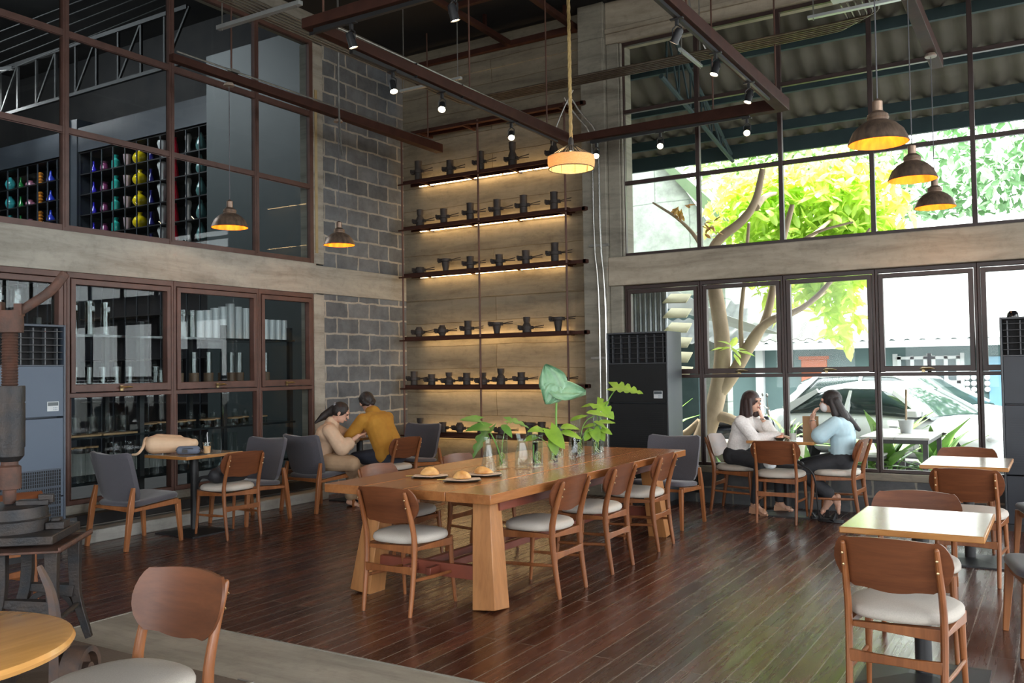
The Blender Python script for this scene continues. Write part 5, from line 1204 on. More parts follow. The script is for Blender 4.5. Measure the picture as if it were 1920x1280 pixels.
# woman in beige, on the armchair, turned towards the man
J4 = dict(head=(.03,.27,1.05), neck=(.0,.18,.965), chest=(0,.12,.81), hip=(0,.0,.52), shr=(.165,.16,.86), elr=(.19,.30,.67), wrr=(.13,.47,.80), handr=((-.7,.3,.1),(0,0,1),1.),
  shl=(-.165,.16,.86), ell=(-.19,.34,.74), wrl=(-.05,.48,.80), handl=((.3,.9,.2),(0,0,1),.8), knr=(.20,.41,.50), anr=(-.10,.36,.33), knl=(-.06,.42,.48), anl=(-.03,.36,.085), ftr=((-1,.2,-.2),), ftl=((.1,1,-.2),), hup=(0,.3,1))
def cl4(J, H, F, w3, rt, up):
    top = torso(J, rt, .036, .015, 1.3)+sleeve(J, 'r', .030, 1.35, .014)+sleeve(J, 'l', .030, 1.35, .014)+[('c', w3((-.03,-.07,-.115)), .035, w3((.03,-.07,-.115)), .035)]
    hair = [('e', w3((0,-.02,.024)), (.086,.098,.094), F), ('c', w3((0,-.09,.0)), .05, w3((-.02,-.16,-.12)), .045), ('c', w3((-.02,-.16,-.12)), .045, w3((-.05,-.22,-.23)), .012), ('c', w3((.0,-.15,-.10)), .04, w3((.03,-.2,-.22)), .012)]
    return [('jacket', top, BEIGE, .009, 4), ('trousers', trousers(J, rt, .022, .86, .01), KHAKI, .009, 4), ('hair', hair, HAIR, .006, 3)]
p4 = person('woman in a beige jacket with tied black hair leaning towards the man', (-7.07, 7.36, 0), -.95, J4, (.1,.9,-.45), cl4)
sc_ = MB(); H4 = Vector(J4['head']); F4 = face_basis((.1,.9,-.45), (0,.3,1)).to_3x3()
sc_.tube([H4+F4@V3(.05,-.085,.05), H4+F4@V3(0,-.105,.065), H4+F4@V3(-.05,-.085,.05)], .016).out('scrunchie', mat('grey_satin', (.3,.3,.33), rough=.4), p4)

# ------------------------------------------------------------------ bags and small things
t = thing('backpack', 'black backpack lying on the seat of the wooden chair by the left window table', 'backpack', (-6.68, 5.77, .495), PI/2-.1)
blob('bag_body', [('c',(-.13,-.02,.07),.075,(.13,-.02,.07),.075),('c',(-.11,.06,.05),.055,(.13,.08,.05),.05),('c',(-.1,-.05,.12),.05,(.08,-.05,.11),.055)], mat('black_nylon', (.014,.014,.017), (.022,.022,.026), .6, 0, 10, bump=.3, bscale=30), t, .01)
MB().tube(sm([(-.17,.0,.05),(-.2,.12,.06),(-.19,.2,-.01),(-.19,.21,-.18)]), (.018,.004), sq=1).out('strap', BLACK, t)
MB().tube(sm([(.1,-.06,.16),(.16,-.1,.18),(.2,-.06,.08),(.19,.05,.02)]), (.014,.003), sq=1).out('strap', BLACK, t)
MB().tube(sm([(-.14,-.06,.15),(0,-.08,.165),(.13,-.06,.15)]), .005).out('zip', mat('zip_grey', (.12,.12,.13), rough=.4), t)
t = thing('beige_handbag', 'soft beige leather handbag lying on the small table by the left windows', 'handbag', (-7.20, 5.55, .752), .9); t.scale = (1.2,1.2,1.25)
blob('bag_body', [('c',(-.13,0,.075),.07,(.12,0,.065),.055),('c',(-.10,.02,.11),.045,(.06,.02,.10),.04),('c',(.12,0,.06),.05,(.17,0,.075),.035)], mat('beige_leather', (.62,.43,.28), (.55,.37,.24), .6, 0, 8, bump=.3, bscale=30), t, .008)
MB().tube(sm([(-.15,.05,.11),(-.19,.0,.13),(-.20,-.06,.06),(-.24,-.08,.012),(-.28,-.06,.012)]), (.014,.008), 8).out('strap', mat('beige_leather', (.6,.42,.28)), t)
t = thing('blue_pouch', 'small blue grey zipped pouch leaning on the beige handbag', 'pouch', (-6.98, 5.57, .752), .75)
blob('pouch_body', [('c',(-.07,0,.042),.04,(.07,0,.042),.04)], mat('blue_grey_pouch', (.10,.12,.17), (.13,.15,.2), .7, bump=.2), t, .006)
MB().tube(sm([(-.11,-.02,.045),(0,-.044,.062),(.11,-.02,.045)]), .004).box(-.05,.0,-.048,-.038,.02,.05).out('zip', BLACK, t)
def cup(x, y, z, label, r=.038, h=.10, liquid=(.62,.36,.17), dome=False):
    t = thing('plastic_cup', label, 'cup', (x, y, z))
    MB().lathe([(0,0),(r*.75,0),(r,h),(r+.004,h+.003),(r-.002,h),(r*.75-.002,.004),(0,.004)], 28).out('cup_body', CLEAR, t)
    MB().lathe([(0,.006),(r*.74,.006),(r*.9,h*.7),(0,h*.7)], 28).out('drink', mat('drink%.2f' % liquid[0], liquid, rough=.4), t)
    MB().lathe([(r+.003,h)]+([(r*.98,h+.02),(r*.6,h+.045),(r*.2,h+.05)] if dome else [(r+.002,h+.006),(0,h+.007)]), 24).out('lid', CLEAR, t)
    MB().tube([(0,.01,.02),(.004,0,h+.04),(.012,-.01,h+.075),(.03,-.02,h+.10)], .0035, 6).out('straw', mat('white_plastic', (.7,.72,.74)), t)
    return t
cup(-6.90, 5.72, .752, 'plastic cup of iced milk tea with a bent straw on the small left window table')
cup(-2.44, 9.15, .752, 'plastic cup with a pink drink, nearer the woman in the white sweater', liquid=(.72,.45,.40))
cup(-2.30, 9.08, .752, 'domed plastic cup with a white drink in the middle of the window table', liquid=(.74,.72,.68), dome=True)
t = thing('phone', 'dark phone lying beside the milk tea cup on the left window table', 'phone', (-6.87, 5.63, .752), 1.2)
MB().box(-.035,.035,-.075,.075,0,.008).out('phone_body', BLACK, t, bevel=.003)
t = thing('dessert_bowl', 'small dark bowl of dessert between the cups on the window table', 'bowl', (-2.42, 9.03, .752))
MB().lathe([(0,0),(.03,0),(.06,.03),(.058,.03),(.03,.006),(0,.006)], 24).out('bowl', PLATE, t)
blob('dessert', [('e',(0,0,.03),(.04,.04,.018)),('e',(.015,.01,.045),(.018,.018,.014))], mat('dessert', (.75,.5,.35), (.5,.12,.06), .6, 0, 40), t, .004)
t = thing('paper_bag', 'open brown paper bag standing on the window table before the woman in blue', 'bag', (-2.18, 9.30, .752), .25)
pb = MB(); w_, d_, h_ = .075, .045, .23
pb.loft([[(x*s_, y*s_, z) for x, y in ((-w_,-d_),(w_,-d_),(w_,d_),(-w_,d_))] for s_, z in ((1,0),(1,h_*.5),(1.02,h_))] + [[(x*.97, y*.95, z) for x, y in ((-w_,-d_),(w_,-d_),(w_,d_),(-w_,d_))] for z in (h_, .01)]).out('paper_body', mat('kraft_paper', (.42,.26,.14), (.38,.23,.12), .85), t)
t = thing('plastic_bag', 'crumpled translucent white plastic bag on the chair before the window table', 'bag', (-2.47, 8.80, .495))
blob('bag_body', [('e',(0,0,.06),(.055,.055,.065)),('c',(-.02,0,.09),.035,(-.04,.01,.14),.02),('c',(.02,0,.09),.035,(.05,.0,.13),.018),('e',(.03,-.03,.03),(.05,.04,.03))], mat('thin_white_plastic', (.72,.76,.78), (.58,.62,.65), .35, 0, 22, bump=1., bscale=26), t, .006, 1)
t = thing('black_handbag', 'black leather handbag with a hanging strap on the chair before the window table', 'handbag', (-2.27, 8.84, .495), .1)
blob('bag_body', [('c',(-.08,0,.05),.045,(.09,0,.04),.04),('c',(-.07,.0,.08),.03,(.05,0,.075),.03)], mat('black_leather', (.014,.014,.016), (.022,.022,.025), .4), t, .007)
MB().tube(sm([(.08,-.03,.07),(.13,-.08,.035),(.19,-.10,.01),(.235,-.09,-.06),(.245,-.05,-.3),(.25,-.02,-.47)]), (.010,.003), sq=1).out('strap', BLACK, t)
t = thing('sandals', 'black strap sandals on the floor under the feet of the woman in blue', 'sandals', (-2.02, 9.05, 0))
for dx, dy, r_ in ((0,0,.3),(.10,-.14,-.2)):
    M = Matrix.Translation((dx,dy,0)) @ Matrix.Rotation(r_, 4, 'Z')
    MB().loft([[M @ Vector((x*1., y, z)) for x, y, _ in superring(.13,.045,0,20,2.6)] for z in (.003,.03)]).tube([M @ Vector((.03,-.05,.02)), M @ Vector((.04,0,.08)), M @ Vector((.03,.05,.02))], (.02,.003), sq=1).tube([M @ Vector((-.08,-.04,.02)), M @ Vector((-.12,0,.08)), M @ Vector((-.08,.04,.02))], (.01,.003), sq=1).out('sandal', BLACK, t)
cupw = thing('water_glass', 'thin clear wine glass upside against the block wall behind the corner table', 'glass', (-7.2, 8.22, .752))
MB().lathe([(0,0),(.03,0),(.03,.003),(.004,.006),(.004,.08),(.03,.11),(.034,.15),(.028,.18)], 20).out('glass_body', CLEAR, cupw)
# ================================================================== outdoors
GZ = -.18
ASP = mat('asphalt', (.11,.11,.105), (.17,.17,.16), .9, 0, 2, detail=8, rnd=False)
def strc(mb, name, m, **k): return struct(mb, name, m, **k)
strc(MB().box(-45, 45, 9.9, 60, GZ-.1, GZ).box(5.5, 45, -30, 9.9, GZ-.1, GZ).box(-21.2, 5.5, -30, -5.5, GZ-.1, GZ), 'ground', ASP, smooth=False)
TEAL = mat('teal_wall_paint', (.085,.135,.135), (.10,.155,.155), .85, 0, 3, rnd=False)
TEALD = mat('teal_steel_paint', (.014,.032,.038), (.02,.042,.048), .7, 0, 6)
WPAINT = mat('white_paint', (.50,.52,.52), (.44,.46,.46), .6, 0, 4)
# awning over the window side
def corrugated(x0, x1, p0, p1, wl, amp, seg=8):
    mb = MB(); n = int((x1-x0)/wl*seg); A = []; B = []
    (y0, z0), (y1, z1) = p0, p1
    for k in range(n+1):
        x = x0+(x1-x0)*k/n; dz = amp*math.sin(2*PI*(x-x0)/wl)
        A.append([Vector((x, y0, z0+dz)), Vector((x, y1, z1+dz))]); B.append([Vector((x, y0, z0+dz-.012)), Vector((x, y1, z1+dz-.012))])
    a = [[mb.bm.verts.new(p) for p in r] for r in A]; b = [[mb.bm.verts.new(p) for p in r] for r in B]
    for k in range(n):
        mb.bm.faces.new((a[k][0],a[k+1][0],a[k+1][1],a[k][1])); mb.bm.faces.new((b[k+1][0],b[k][0],b[k][1],b[k+1][1]))
        mb.bm.faces.new((a[k][1],a[k+1][1],b[k+1][1],b[k][1])); mb.bm.faces.new((a[k+1][0],a[k][0],b[k][0],b[k+1][0]))
    return mb
t = thing('awning', 'corrugated cement sheet awning over the window wall outside, on dark teal purlins', 'awning', (0,0,0))
corrugated(-7.5, 9, (9.92, 6.05), (12.6, 4.66), .26, .028).out('corrugated_sheet', mat('cement_sheet', (.075,.066,.055), (.13,.115,.095), .9, 0, 2, (1,.5,1), rnd=False, detail=8), t)
for y, z in ((10.3,5.82),(10.95,5.48),(11.6,5.15),(12.2,4.83),(12.55,4.63)):
    MB().box(-7.5, 9, y-.03, y+.03, z-.15-.02*(y>12.5), z-.02+.05*(y>12.5)).out('purlin', TEALD, t, smooth=False)
for x in (-3.95, 1.2, 6.3):
    f = MB(); f.tube([(x,9.92,4.95),(x,12.6,4.45)], .03, 8).tube([(x,9.92,5.75),(x,12.6,4.5)], .03, 8)
    for k in range(6): y = 10.1+k*.4; za = 4.95-(y-9.92)*.187; f.tube([(x,y,za),(x,y+.02,5.75-(y-9.92)*.466)], .014, 6).tube([(x,y+.02,5.75-(y-9.92)*.466),(x,y+.4,4.95-(y+.4-9.92)*.187)], .014, 6)
    f.out('bracket_truss', TEALD, t)

# pale panelled building and sheds at the left
t = thing('pale_building', 'pale panelled gable wall of a building seen behind the bare branch', 'building', (-7.5, 15.2, 0))
MB().prism([(-4.5,0),(2.55,0),(2.55,3.6),(1.5,5.2),(-4.5,8.5)], -.3, Matrix.Rotation(PI/2, 4, 'X')).out('panel_wall', blocks('pale_panels', (.42,.46,.41), (.38,.42,.37), (.24,.27,.24), 'xz', 1.3, .9, .012), t, smooth=False)
MB().tube([(1.2,-.12,5.5),(3.2,-.12,3.4)], (.05,.14), sq=1).out('roof_edge', mat('green_roof_edge', (.10,.16,.08), (.13,.19,.1)), t)
t = thing('corrugated_fence', 'grey corrugated metal sheet standing behind the black air conditioner outside', 'fence', (-5.6, 11.6, 0))
f = MB(); 
for k in range(9): f.tube([(.38+k*.075,0,GZ),(.38+k*.075,0,2.75)], .028, 8)
f.box(.3,.98,.0,.03,GZ,2.75).out('metal_sheet', mat('galvanised_sheet', (.36,.38,.40), (.24,.26,.28), .4, .7, 8), t)
t = thing('shutter_awnings', 'stack of weathered cream sheet awnings beside the corrugated fence', 'awning', (-4.60, 11.75, 0))
for k in range(7): 
    z = 2.72-k*.2; MB().loft([[(0,-.0,z),(.30,-.0,z-.02),(.34,-.32,z-.15),(0,-.32,z-.14)],[(0,0,z-.012),(.30,0,z-.032),(.34,-.32,z-.165),(0,-.32,z-.155)]]).out('sheet', mat('cream_sheet', (.66,.62,.44), (.52,.48,.34), .8, 0, 5), t)
strc(MB().box(-6.6, -5.4, 15.0, 15.12, GZ, 2.75).box(-12, -6.6, 15.0, 15.12, GZ, 3.1), 'wall_shed', mat('dark_teal_shed', (.05,.085,.09), (.07,.11,.115), .85), smooth=False)

# teal house
HY = 17.0
t = thing('teal_house', 'low teal house with pale wavy roof tiles and an orange door across the yard', 'house', (-2.41, 20.5, -.31)); t.scale = (1.206,1.206,1.206)
MB().box(-6, 7, 0, 5, GZ, 1.95).out('wall', TEAL, t, smooth=False)
rf = MB(); A = []
nx, ny = 260, 12
for j in range(ny*2+1):
    v = j/(ny*2); row = []
    for i in range(nx+1):
        x = -6.3+13.6*i/nx; row.append(rf.bm.verts.new((x, -.45+6*v, 1.90+2.9*v + .028*math.cos(2*PI*x/.24) + (.05 if j % 2 else 0)*1.0)))
    A.append(row)
for j in range(ny*2):
    for i in range(nx): rf.bm.faces.new((A[j][i],A[j][i+1],A[j+1][i+1],A[j+1][i]))
rf.box(-6.3,7.3,-.45,-.40,1.78,1.90)
rf.out('tiled_roof', mat('pale_roof_tiles', (.34,.35,.34), (.24,.25,.245), .8, 0, 3, rnd=False), t, ang=80)
def hwin(x0, x1, z0, z1):
    w_ = MB(); y = -.03
    for a, b in ((x0,x0+.06),(x1-.06,x1),((x0+x1)/2-.03,(x0+x1)/2+.03)): w_.box(a,b,y-.04,y+.03,z0,z1)
    for z in (z0, z0+(z1-z0)*.36, z0+(z1-z0)*.68, z1-.06): w_.box(x0,x1,y-.04,y+.03,z,z+.05)
    w_.box(x0-.08,x0,y,y+.03,z0-.06,z1+.04).box(x1,x1+.06,y,y+.03,z0-.06,z1+.04)
    o = w_.out('window', WPAINT, t, smooth=False)
    MB().box(x0+.03,x1-.03,-.028,-.012,z0+.03,z1-.03).out('pane', mat('house_pane', (.10,.13,.14), rough=.1), o, smooth=False)
hwin(-.46, .02, .88, 1.63); hwin(.09, .53, .88, 1.63)
d_ = MB().box(-2.12,-1.66,-.04,.0,GZ,1.60).out('door', mat('orange_door', (.42,.12,.05), (.36,.10,.045), .7), t, bevel=.01)
MB().box(-2.16,-1.62,-.05,-.03,1.60,1.66).out('door_frame', mat('orange_door', (.42,.12,.05)), d_)
MB().box(-2.95,-2.80,-.12,.02,GZ,1.93).out('white_post', WPAINT, t, bevel=.01)
MB().box(.95,1.55,-.04,.02,GZ,1.6).out('blue_door', mat('blue_door', (.13,.28,.38), (.15,.3,.4)), t, bevel=.01)
f = MB(); 
for a in range(4):
    for b in range(4): f.lathe([(.03,-.01),(.045,-.01),(.045,.01),(.03,.01)], 10, Matrix.Translation((.78+a*.1-.15, -.06, 1.05+b*.1)) @ Matrix.Rotation(PI/2, 4, 'X'))
f.out('breeze_blocks', mat('vent_grey', (.5,.5,.5), rough=.8), t)
t = thing('shed_roof', 'dark sloping roof with a torn white sheet behind the fork of the tree', 'roof', (-5.2, 15.3, 0))
corrugated(-2.4, 2.1, (-1.0, 1.9), (1.4, 3.4), .2, .02, 6).out('dark_tiles', mat('dark_tiles', (.10,.11,.11), (.16,.17,.17), .8), t)
MB().loft([[(-.7,-.9,3.0),(.5,-1.0,2.35),(1.5,-1.05,1.98),(.9,-1.0,2.05),(-.5,-.9,2.5)],[(-.7,-.92,3.0),(.5,-1.02,2.35),(1.5,-1.07,1.98),(.9,-1.02,2.05),(-.5,-.92,2.5)]]).out('white_sheet', WPAINT, t, smooth=False)

# cars
CARW = mat('white_car_paint', (.60,.62,.62), (.57,.59,.59), .25, 0, 1, coat=.8)
CGL = mat('car_glass', (.015,.03,.03), (.03,.05,.045), .06, 0, 2, spec=.8)
TYRE = mat('tyre', (.02,.02,.021), rough=.8); RIM = mat('alloy', (.45,.46,.47), (.38,.39,.4), .3, .8)
def car(label, loc, rz, L, low, roof, W=1.68):
    t = thing('car', label, 'car', loc, rz)      # forward = +X, origin on the ground at the middle
    def ring(x, zb, zt, hw, tap=.12):
        r = []
        for k in range(20):
            a = 2*PI*k/20; c, s_ = math.cos(a), math.sin(a)
            y = hw*math.copysign(abs(c)**.5, c); z = (zb+zt)/2+(zt-zb)/2*math.copysign(abs(s_)**.55, s_)
            r.append((x, y*(1-tap*max(0, (z-zb)/(zt-zb)-.55)), z))
        return r
    MB().loft([ring(x*L, zb, zt, hw*W/2) for x, zb, zt, hw in low]).out('body', CARW, t, ang=50)
    MB().loft([ring(x*L, zb, zt, hw*W/2, .30) for x, zb, zt, hw in roof]).out('windows', CGL, t, ang=50)
    top = [(x*L, zt, hw*W/2) for x, zb, zt, hw in roof]
    mid = top[2:-2] if len(top) > 5 else top[1:-1]
    MB().loft([[(x, y*hw*(.88+.05*(1-abs(y))), zt+.014-.11*abs(y)**5) for y in [-1+q/7 for q in range(15)]]+[(x, y*hw*.84, zt-.03-.11*abs(y)**5) for y in [1-q/7 for q in range(15)]] for x, zt, hw in mid]).out('roof', CARW, t, ang=50)
    for s_ in (-1, 1):
        pz = MB(); xs = [x*L for x, *_ in roof]; zb = roof[0][1]+.10
        mx0, mx1 = mid[0], mid[-1]
        pz.tube([(xs[0]+.04, s_*(W/2-.06), zb), (mx0[0], s_*mx0[2]*.86, mx0[1]-.06)], (.07,.035), sq=1).tube([(xs[-1]-.1, s_*(W/2-.08), zb), (mx1[0], s_*mx1[2]*.86, mx1[1]-.06)], (.04,.035), sq=1)
        pz.tube([((xs[0]+xs[-1])/2-.1, s_*(W/2-.055), zb), ((mx0[0]+mx1[0])/2-.05, s_*mx0[2]*.88, mx0[1]-.06)], (.035,.025), sq=1)
        pz.out('pillars', CARW, t)
        dl = MB()
        for x in (-.02*L, .21*L, -.24*L): dl.box(x, x+.008, s_*(W/2-.006)-.004, s_*(W/2-.006)+.006, .32, .80)
        for x in (-.09*L, .12*L): dl.box(x, x+.13, s_*W/2-.006, s_*W/2+.02, .68, .71)
        dl.out('door_lines', mat('line_grey', (.35,.37,.38)), t)
        MB().box(.19*L, .24*L, s_*(W/2+.02)-.05, s_*(W/2+.02)+.09, .86, .98).out('mirror', CARW, t, bevel=.03)
        for wx_ in (-.30*L, .31*L):
            M = Matrix.Translation((wx_, s_*(W/2-.09), .30)) @ Matrix.Rotation(-s_*PI/2, 4, 'X')
            wl = MB().lathe([(.0,-.08),(.22,-.08),(.29,-.08),(.305,-.05),(.305,.08),(.28,.11),(.2,.105),(.2,.07),(0,.07)], 36, M).out('wheel', TYRE, t)
            r_ = MB().lathe([(.2,.075),(.2,.11),(.185,.108),(.175,.085),(.0,.08)], 36, M)
            for q in range(7):
                a = 2*PI*q/7; r_.tube([M @ Vector((.03*math.cos(a), .03*math.sin(a), .10)), M @ Vector((.185*math.cos(a), .185*math.sin(a), .095))], .018, 6)
            r_.lathe([(.05,.08),(.045,.12),(0,.12)], 16, M).out('rim', RIM, wl)
            MB().lathe([(0,-.16),(.355,-.16),(.355,.085),(0,.085)], 36, M).out('wheel_arch', mat('arch_black', (.008,.008,.008)), t)
    hl = MB(); tl = MB()
    for s_ in (-1, 1):
        hl.ell((.475*L, s_*(W/2-.22), .60), (.10,.20,.08)); tl.ell((-.482*L, s_*(W/2-.13), .70+(.12 if roof[0][2] > 1 else 0)), (.05,.12,.07 if roof[0][2] < 1 else .12))
    hl.out('headlights', mat('lamp_glass', (.6,.62,.62), rough=.1, metal=.3), t); tl.out('tail_lights', mat('tail_red', (.55,.03,.02), (.42,.05,.02), .15), t)
    return t
sedan_low = [(-.5,.35,.62,.70),(-.49,.28,.80,.9),(-.46,.22,.90,.97),(-.38,.2,.95,1.),(-.2,.18,.92,1.),(.1,.18,.90,1.),(.25,.18,.88,1.),(.36,.18,.82,1.),(.44,.2,.74,.96),(.49,.24,.62,.86),(.5,.32,.5,.7)]
sedan_roof = [(-.36,.80,.90,.93),(-.31,.80,1.06,.90),(-.22,.80,1.30,.86),(-.10,.80,1.38,.85),(.04,.80,1.375,.85),(.11,.80,1.30,.86),(.20,.80,1.08,.90),(.27,.80,.88,.93)]
car('white sedan parked nearest outside the window, behind the two women', (-2.45, 16.0, GZ), -.42, 4.3, sedan_low, sedan_roof)
hat_low = [(-.5,.35,.75,.75),(-.49,.3,.95,.92),(-.46,.24,1.02,.98),(-.3,.22,1.0,1.),(.1,.22,.98,1.),(.25,.22,.97,1.),(.36,.22,.90,1.),(.45,.24,.80,.96),(.5,.34,.6,.75)]
hat_roof = [(-.475,.85,1.05,.88),(-.43,.85,1.40,.84),(-.33,.85,1.55,.84),(-.15,.85,1.58,.84),(.02,.85,1.55,.84),(.10,.85,1.42,.86),(.2,.85,1.15,.90),(.29,.85,.96,.93)]
car('white hatchback with a red tail light parked behind the white sedan', (-2.5, 18.2, GZ), -.33, 4.35, hat_low, hat_roof)

# motorbikes
def motorbike(loc, rz, label, col):
    t = thing('motorbike', label, 'motorbike', loc, rz)
    for x in (-.6, .6):
        M = Matrix.Translation((x,0,.28)) @ Matrix.Rotation(PI/2, 4, 'X')
        MB().lathe([(.22,-.04),(.28,-.03),(.28,.03),(.22,.04)], 28, M).lathe([(0,-.02),(.05,-.03),(.05,.03),(0,.02)], 12, M).out('wheel', TYRE, t)
    MB().ell((-.1,0,.55), (.42,.13,.16)).ell((.42,0,.62), (.14,.14,.24)).out('fairing', mat('bike_'+col[0], col[1], rough=.2, coat=.6), t)
    MB().ell((-.2,0,.74), (.38,.13,.06)).out('seat', BLACK, t)
    MB().tube([(.6,0,.28),(.45,0,.95)], .03).tube([(.42,-.3,1.0),(.45,0,.97),(.42,.3,1.0)], .014).tube([(.42,-.2,1.0),(.4,-.28,1.2)], .006).tube([(.42,.2,1.0),(.4,.28,1.2)], .006).ell((.4,-.28,1.2), (.02,.06,.035)).ell((.4,.28,1.2), (.02,.06,.035)).out('handlebar', STEELG, t)
    return t
motorbike((-6.1, 13.5, GZ), .7, 'black motorbike parked left of the tree trunk outside', ('black', (.02,.02,.024)))
motorbike((-4.55, 14.6, GZ), .4, 'dark motorbike with a red tail parked just right of the tree trunk outside', ('dark', (.02,.022,.028)))
MB().ell((-.55,0,.72), (.06,.07,.05)).out('tail_light', mat('tail_red', (.55,.03,.02)), bpy.data.objects['motorbike.001'])

# planter edge, tree, outdoor furniture, plants
PLC = mat('planter_concrete', (.26,.23,.18), (.36,.33,.27), .9, 0, 4, bump=.3)
t = tag(MB().box(-5.4, -2.95, 11.35, 12.3, GZ, .48).out('planter', PLC, bevel=.02), 'low weathered concrete planter around the foot of the tree outside', 'planter')
t = tag(MB().ell((0,0,.2), (.28,.2,.24)).ell((.25,.05,.12), (.2,.16,.15)).out('boulder', mat('brown_rock', (.28,.21,.14), (.4,.32,.22), .9, 0, 4, bump=.6, bscale=10), loc=(-4.35, 10.75, GZ)), 'brown boulder below the planter beside the window', 'boulder')
t = thing('plastic_chair', 'cream plastic chair with a grey bucket behind the planter at the left', 'chair', (-5.0, 11.0, GZ), .3)
MB().box(-.22,.22,-.2,.2,.42,.45).tube([(-.2,.2,.45),(-.22,.28,.95),(.22,.28,.95),(.2,.2,.45)], (.03,.02), sq=1).box(-.18,.18,.24,.26,.6,.9).out('seat', mat('cream_plastic', (.7,.68,.55), rough=.5), t, bevel=.01)
for x in (-.19,.19):
    for y in (-.17,.17): MB().tube([(x,y,.42),(x*1.1,y*1.1,0)], .018).out('leg', mat('cream_plastic', (.7,.68,.55)), t)

BARK = mat('pale_bark', (.42,.32,.22), (.30,.22,.145), .9, 0, 6, (1,1,.5), bump=.5, bscale=14)
BARKD = mat('grey_bark', (.17,.16,.15), (.24,.23,.2), .9, 0, 6, (1,1,.5), bump=.4, bscale=20)
t = thing('tree', 'forked pale barked tree with bright lime leaves growing just outside the window', 'tree', (-3.95, 11.7, 0))
tk = MB()
def b(pts, rr): tk.tube(sm([(x+3.95, y-11.7, z) for x, y, z in pts], 2), rr, 12)
b([(-4.22,11.7,.40),(-4.12,11.7,.62),(-3.98,11.7,1.0),(-3.88,11.7,1.45),(-3.86,11.7,1.85),(-3.93,11.7,2.4),(-4.02,11.7,2.9)], [.17,.14,.125,.115,.105,.10,.095])
b([(-4.02,11.7,2.85),(-4.0,11.7,3.05),(-3.85,11.7,3.25),(-3.6,11.75,3.4),(-3.4,11.8,3.65),(-3.3,11.8,4.1)], [.09,.07,.065,.06,.05,.04])
b([(-4.02,11.7,2.85),(-4.12,11.6,3.2),(-4.35,11.5,3.5),(-4.7,11.4,3.75)], [.04,.03,.02,.012])
b([(-3.92,11.7,1.15),(-3.75,11.7,1.35),(-3.6,11.7,1.6),(-3.45,11.7,1.85),(-3.3,11.7,2.05),(-3.05,11.7,2.15)], [.095,.09,.085,.08,.055,.04])
b([(-3.45,11.72,1.8),(-3.3,11.8,2.1),(-3.2,11.8,2.5),(-3.1,11.8,3.0),(-2.95,11.9,3.6)], [.06,.055,.05,.045,.03])
b([(-3.6,11.7,1.65),(-3.62,11.7,2.1),(-3.55,11.7,2.6),(-3.5,11.8,3.4)], [.035,.03,.025,.02])
b([(-3.05,11.7,2.12),(-2.7,11.8,2.3),(-2.3,11.8,2.75),(-2.0,11.9,3.2)], [.045,.035,.025,.015])
b([(-3.1,11.8,2.9),(-2.7,11.8,3.2),(-2.2,11.9,3.3)], [.03,.02,.012])
b([(-4.2,11.7,.75),(-4.45,11.7,.55),(-4.75,11.65,.5)], [.06,.05,.03])
b([(-4.05,11.7,.85),(-3.75,11.7,.8),(-3.5,11.7,.62)], [.08,.07,.05])
b([(-3.4,11.8,3.6),(-3.5,12.6,3.9),(-3.6,13.6,4.1)], [.05,.04,.02])
b([(-3.1,11.8,2.9),(-2.9,12.8,3.3),(-2.8,13.8,3.7)], [.04,.03,.015])
b([(-3.05,11.7,2.15),(-3.0,12.6,2.3),(-2.9,13.7,2.6)], [.04,.03,.015])
tk.out('trunk', BARK, t)
LEAFT = mat('backlit_leaf', (.38,.55,.07), (.24,.42,.05), .45, 0, 3)
m_, nt_, p_, o_ = newmat('tree_leaf')
oi = noisen(nt_, coords(nt_, rnd=False), 2.2, 3); nt_.links.new(ramp(nt_, oi, [(.35,(.34,.56,.10)),(.6,(.60,.72,.22)),(.75,(.22,.42,.06))]), p_.inputs['Base Color']); p_.inputs['Roughness'].default_value = .5
tr_ = nt_.nodes.new('ShaderNodeBsdfTranslucent'); tr_.inputs[0].default_value = (.80,.95,.2,1); mx_ = nt_.nodes.new('ShaderNodeMixShader'); mx_.inputs[0].default_value = .5
nt_.links.new(p_.outputs[0], mx_.inputs[1]); nt_.links.new(tr_.outputs[0], mx_.inputs[2]); nt_.links.new(mx_.outputs[0], o_.inputs[0]); TLEAF = m_
def foliage(name, clusters, n, size, m, parent, seed=3, droop=.6):
    rnd = random.Random(seed); vs, fs = [], []
    tot = sum(c[1][0]*c[1][1]*c[1][2] for c in clusters)
    for (c, r) in clusters:
        k = int(n*(r[0]*r[1]*r[2])/tot)
        for _ in range(k):
            d = Vector((rnd.gauss(0,1), rnd.gauss(0,1), rnd.gauss(0,1))).normalized(); q = rnd.random()**.4
            p = Vector((c[0]+d.x*r[0]*q, c[1]+d.y*r[1]*q, c[2]+d.z*r[2]*q))
            a = Vector((rnd.gauss(0,1), rnd.gauss(0,1), rnd.gauss(0,.7)-droop)).normalized(); s_ = a.cross(Vector((rnd.gauss(0,.4), rnd.gauss(0,.4), 1))).normalized(); u = s_.cross(a)
            L = size*rnd.uniform(.7,1.3); W = L*.19; i = len(vs)
            vs += [p, p+a*L*.35+s_*W-u*.1*W, p+a*L*.75+s_*W*.8-u*.3*W, p+a*L-u*.12*L, p+a*L*.75-s_*W*.8-u*.3*W, p+a*L*.35-s_*W-u*.1*W, p+a*L*.5+u*W*.35]
            fs += [(i,i+1,i+6),(i+1,i+2,i+6),(i+2,i+3,i+6),(i+3,i+4,i+6),(i+4,i+5,i+6),(i+5,i,i+6)]
    me = bpy.data.meshes.new(name); me.from_pydata([tuple(v) for v in vs], [], fs); me.materials.append(m)
    o = bpy.data.objects.new(name, me); COL.objects.link(o); o.parent = parent; return o
def L_(x, y, z, a, b_, c): return ((x+3.95, y-11.7, z), (a, b_, c))
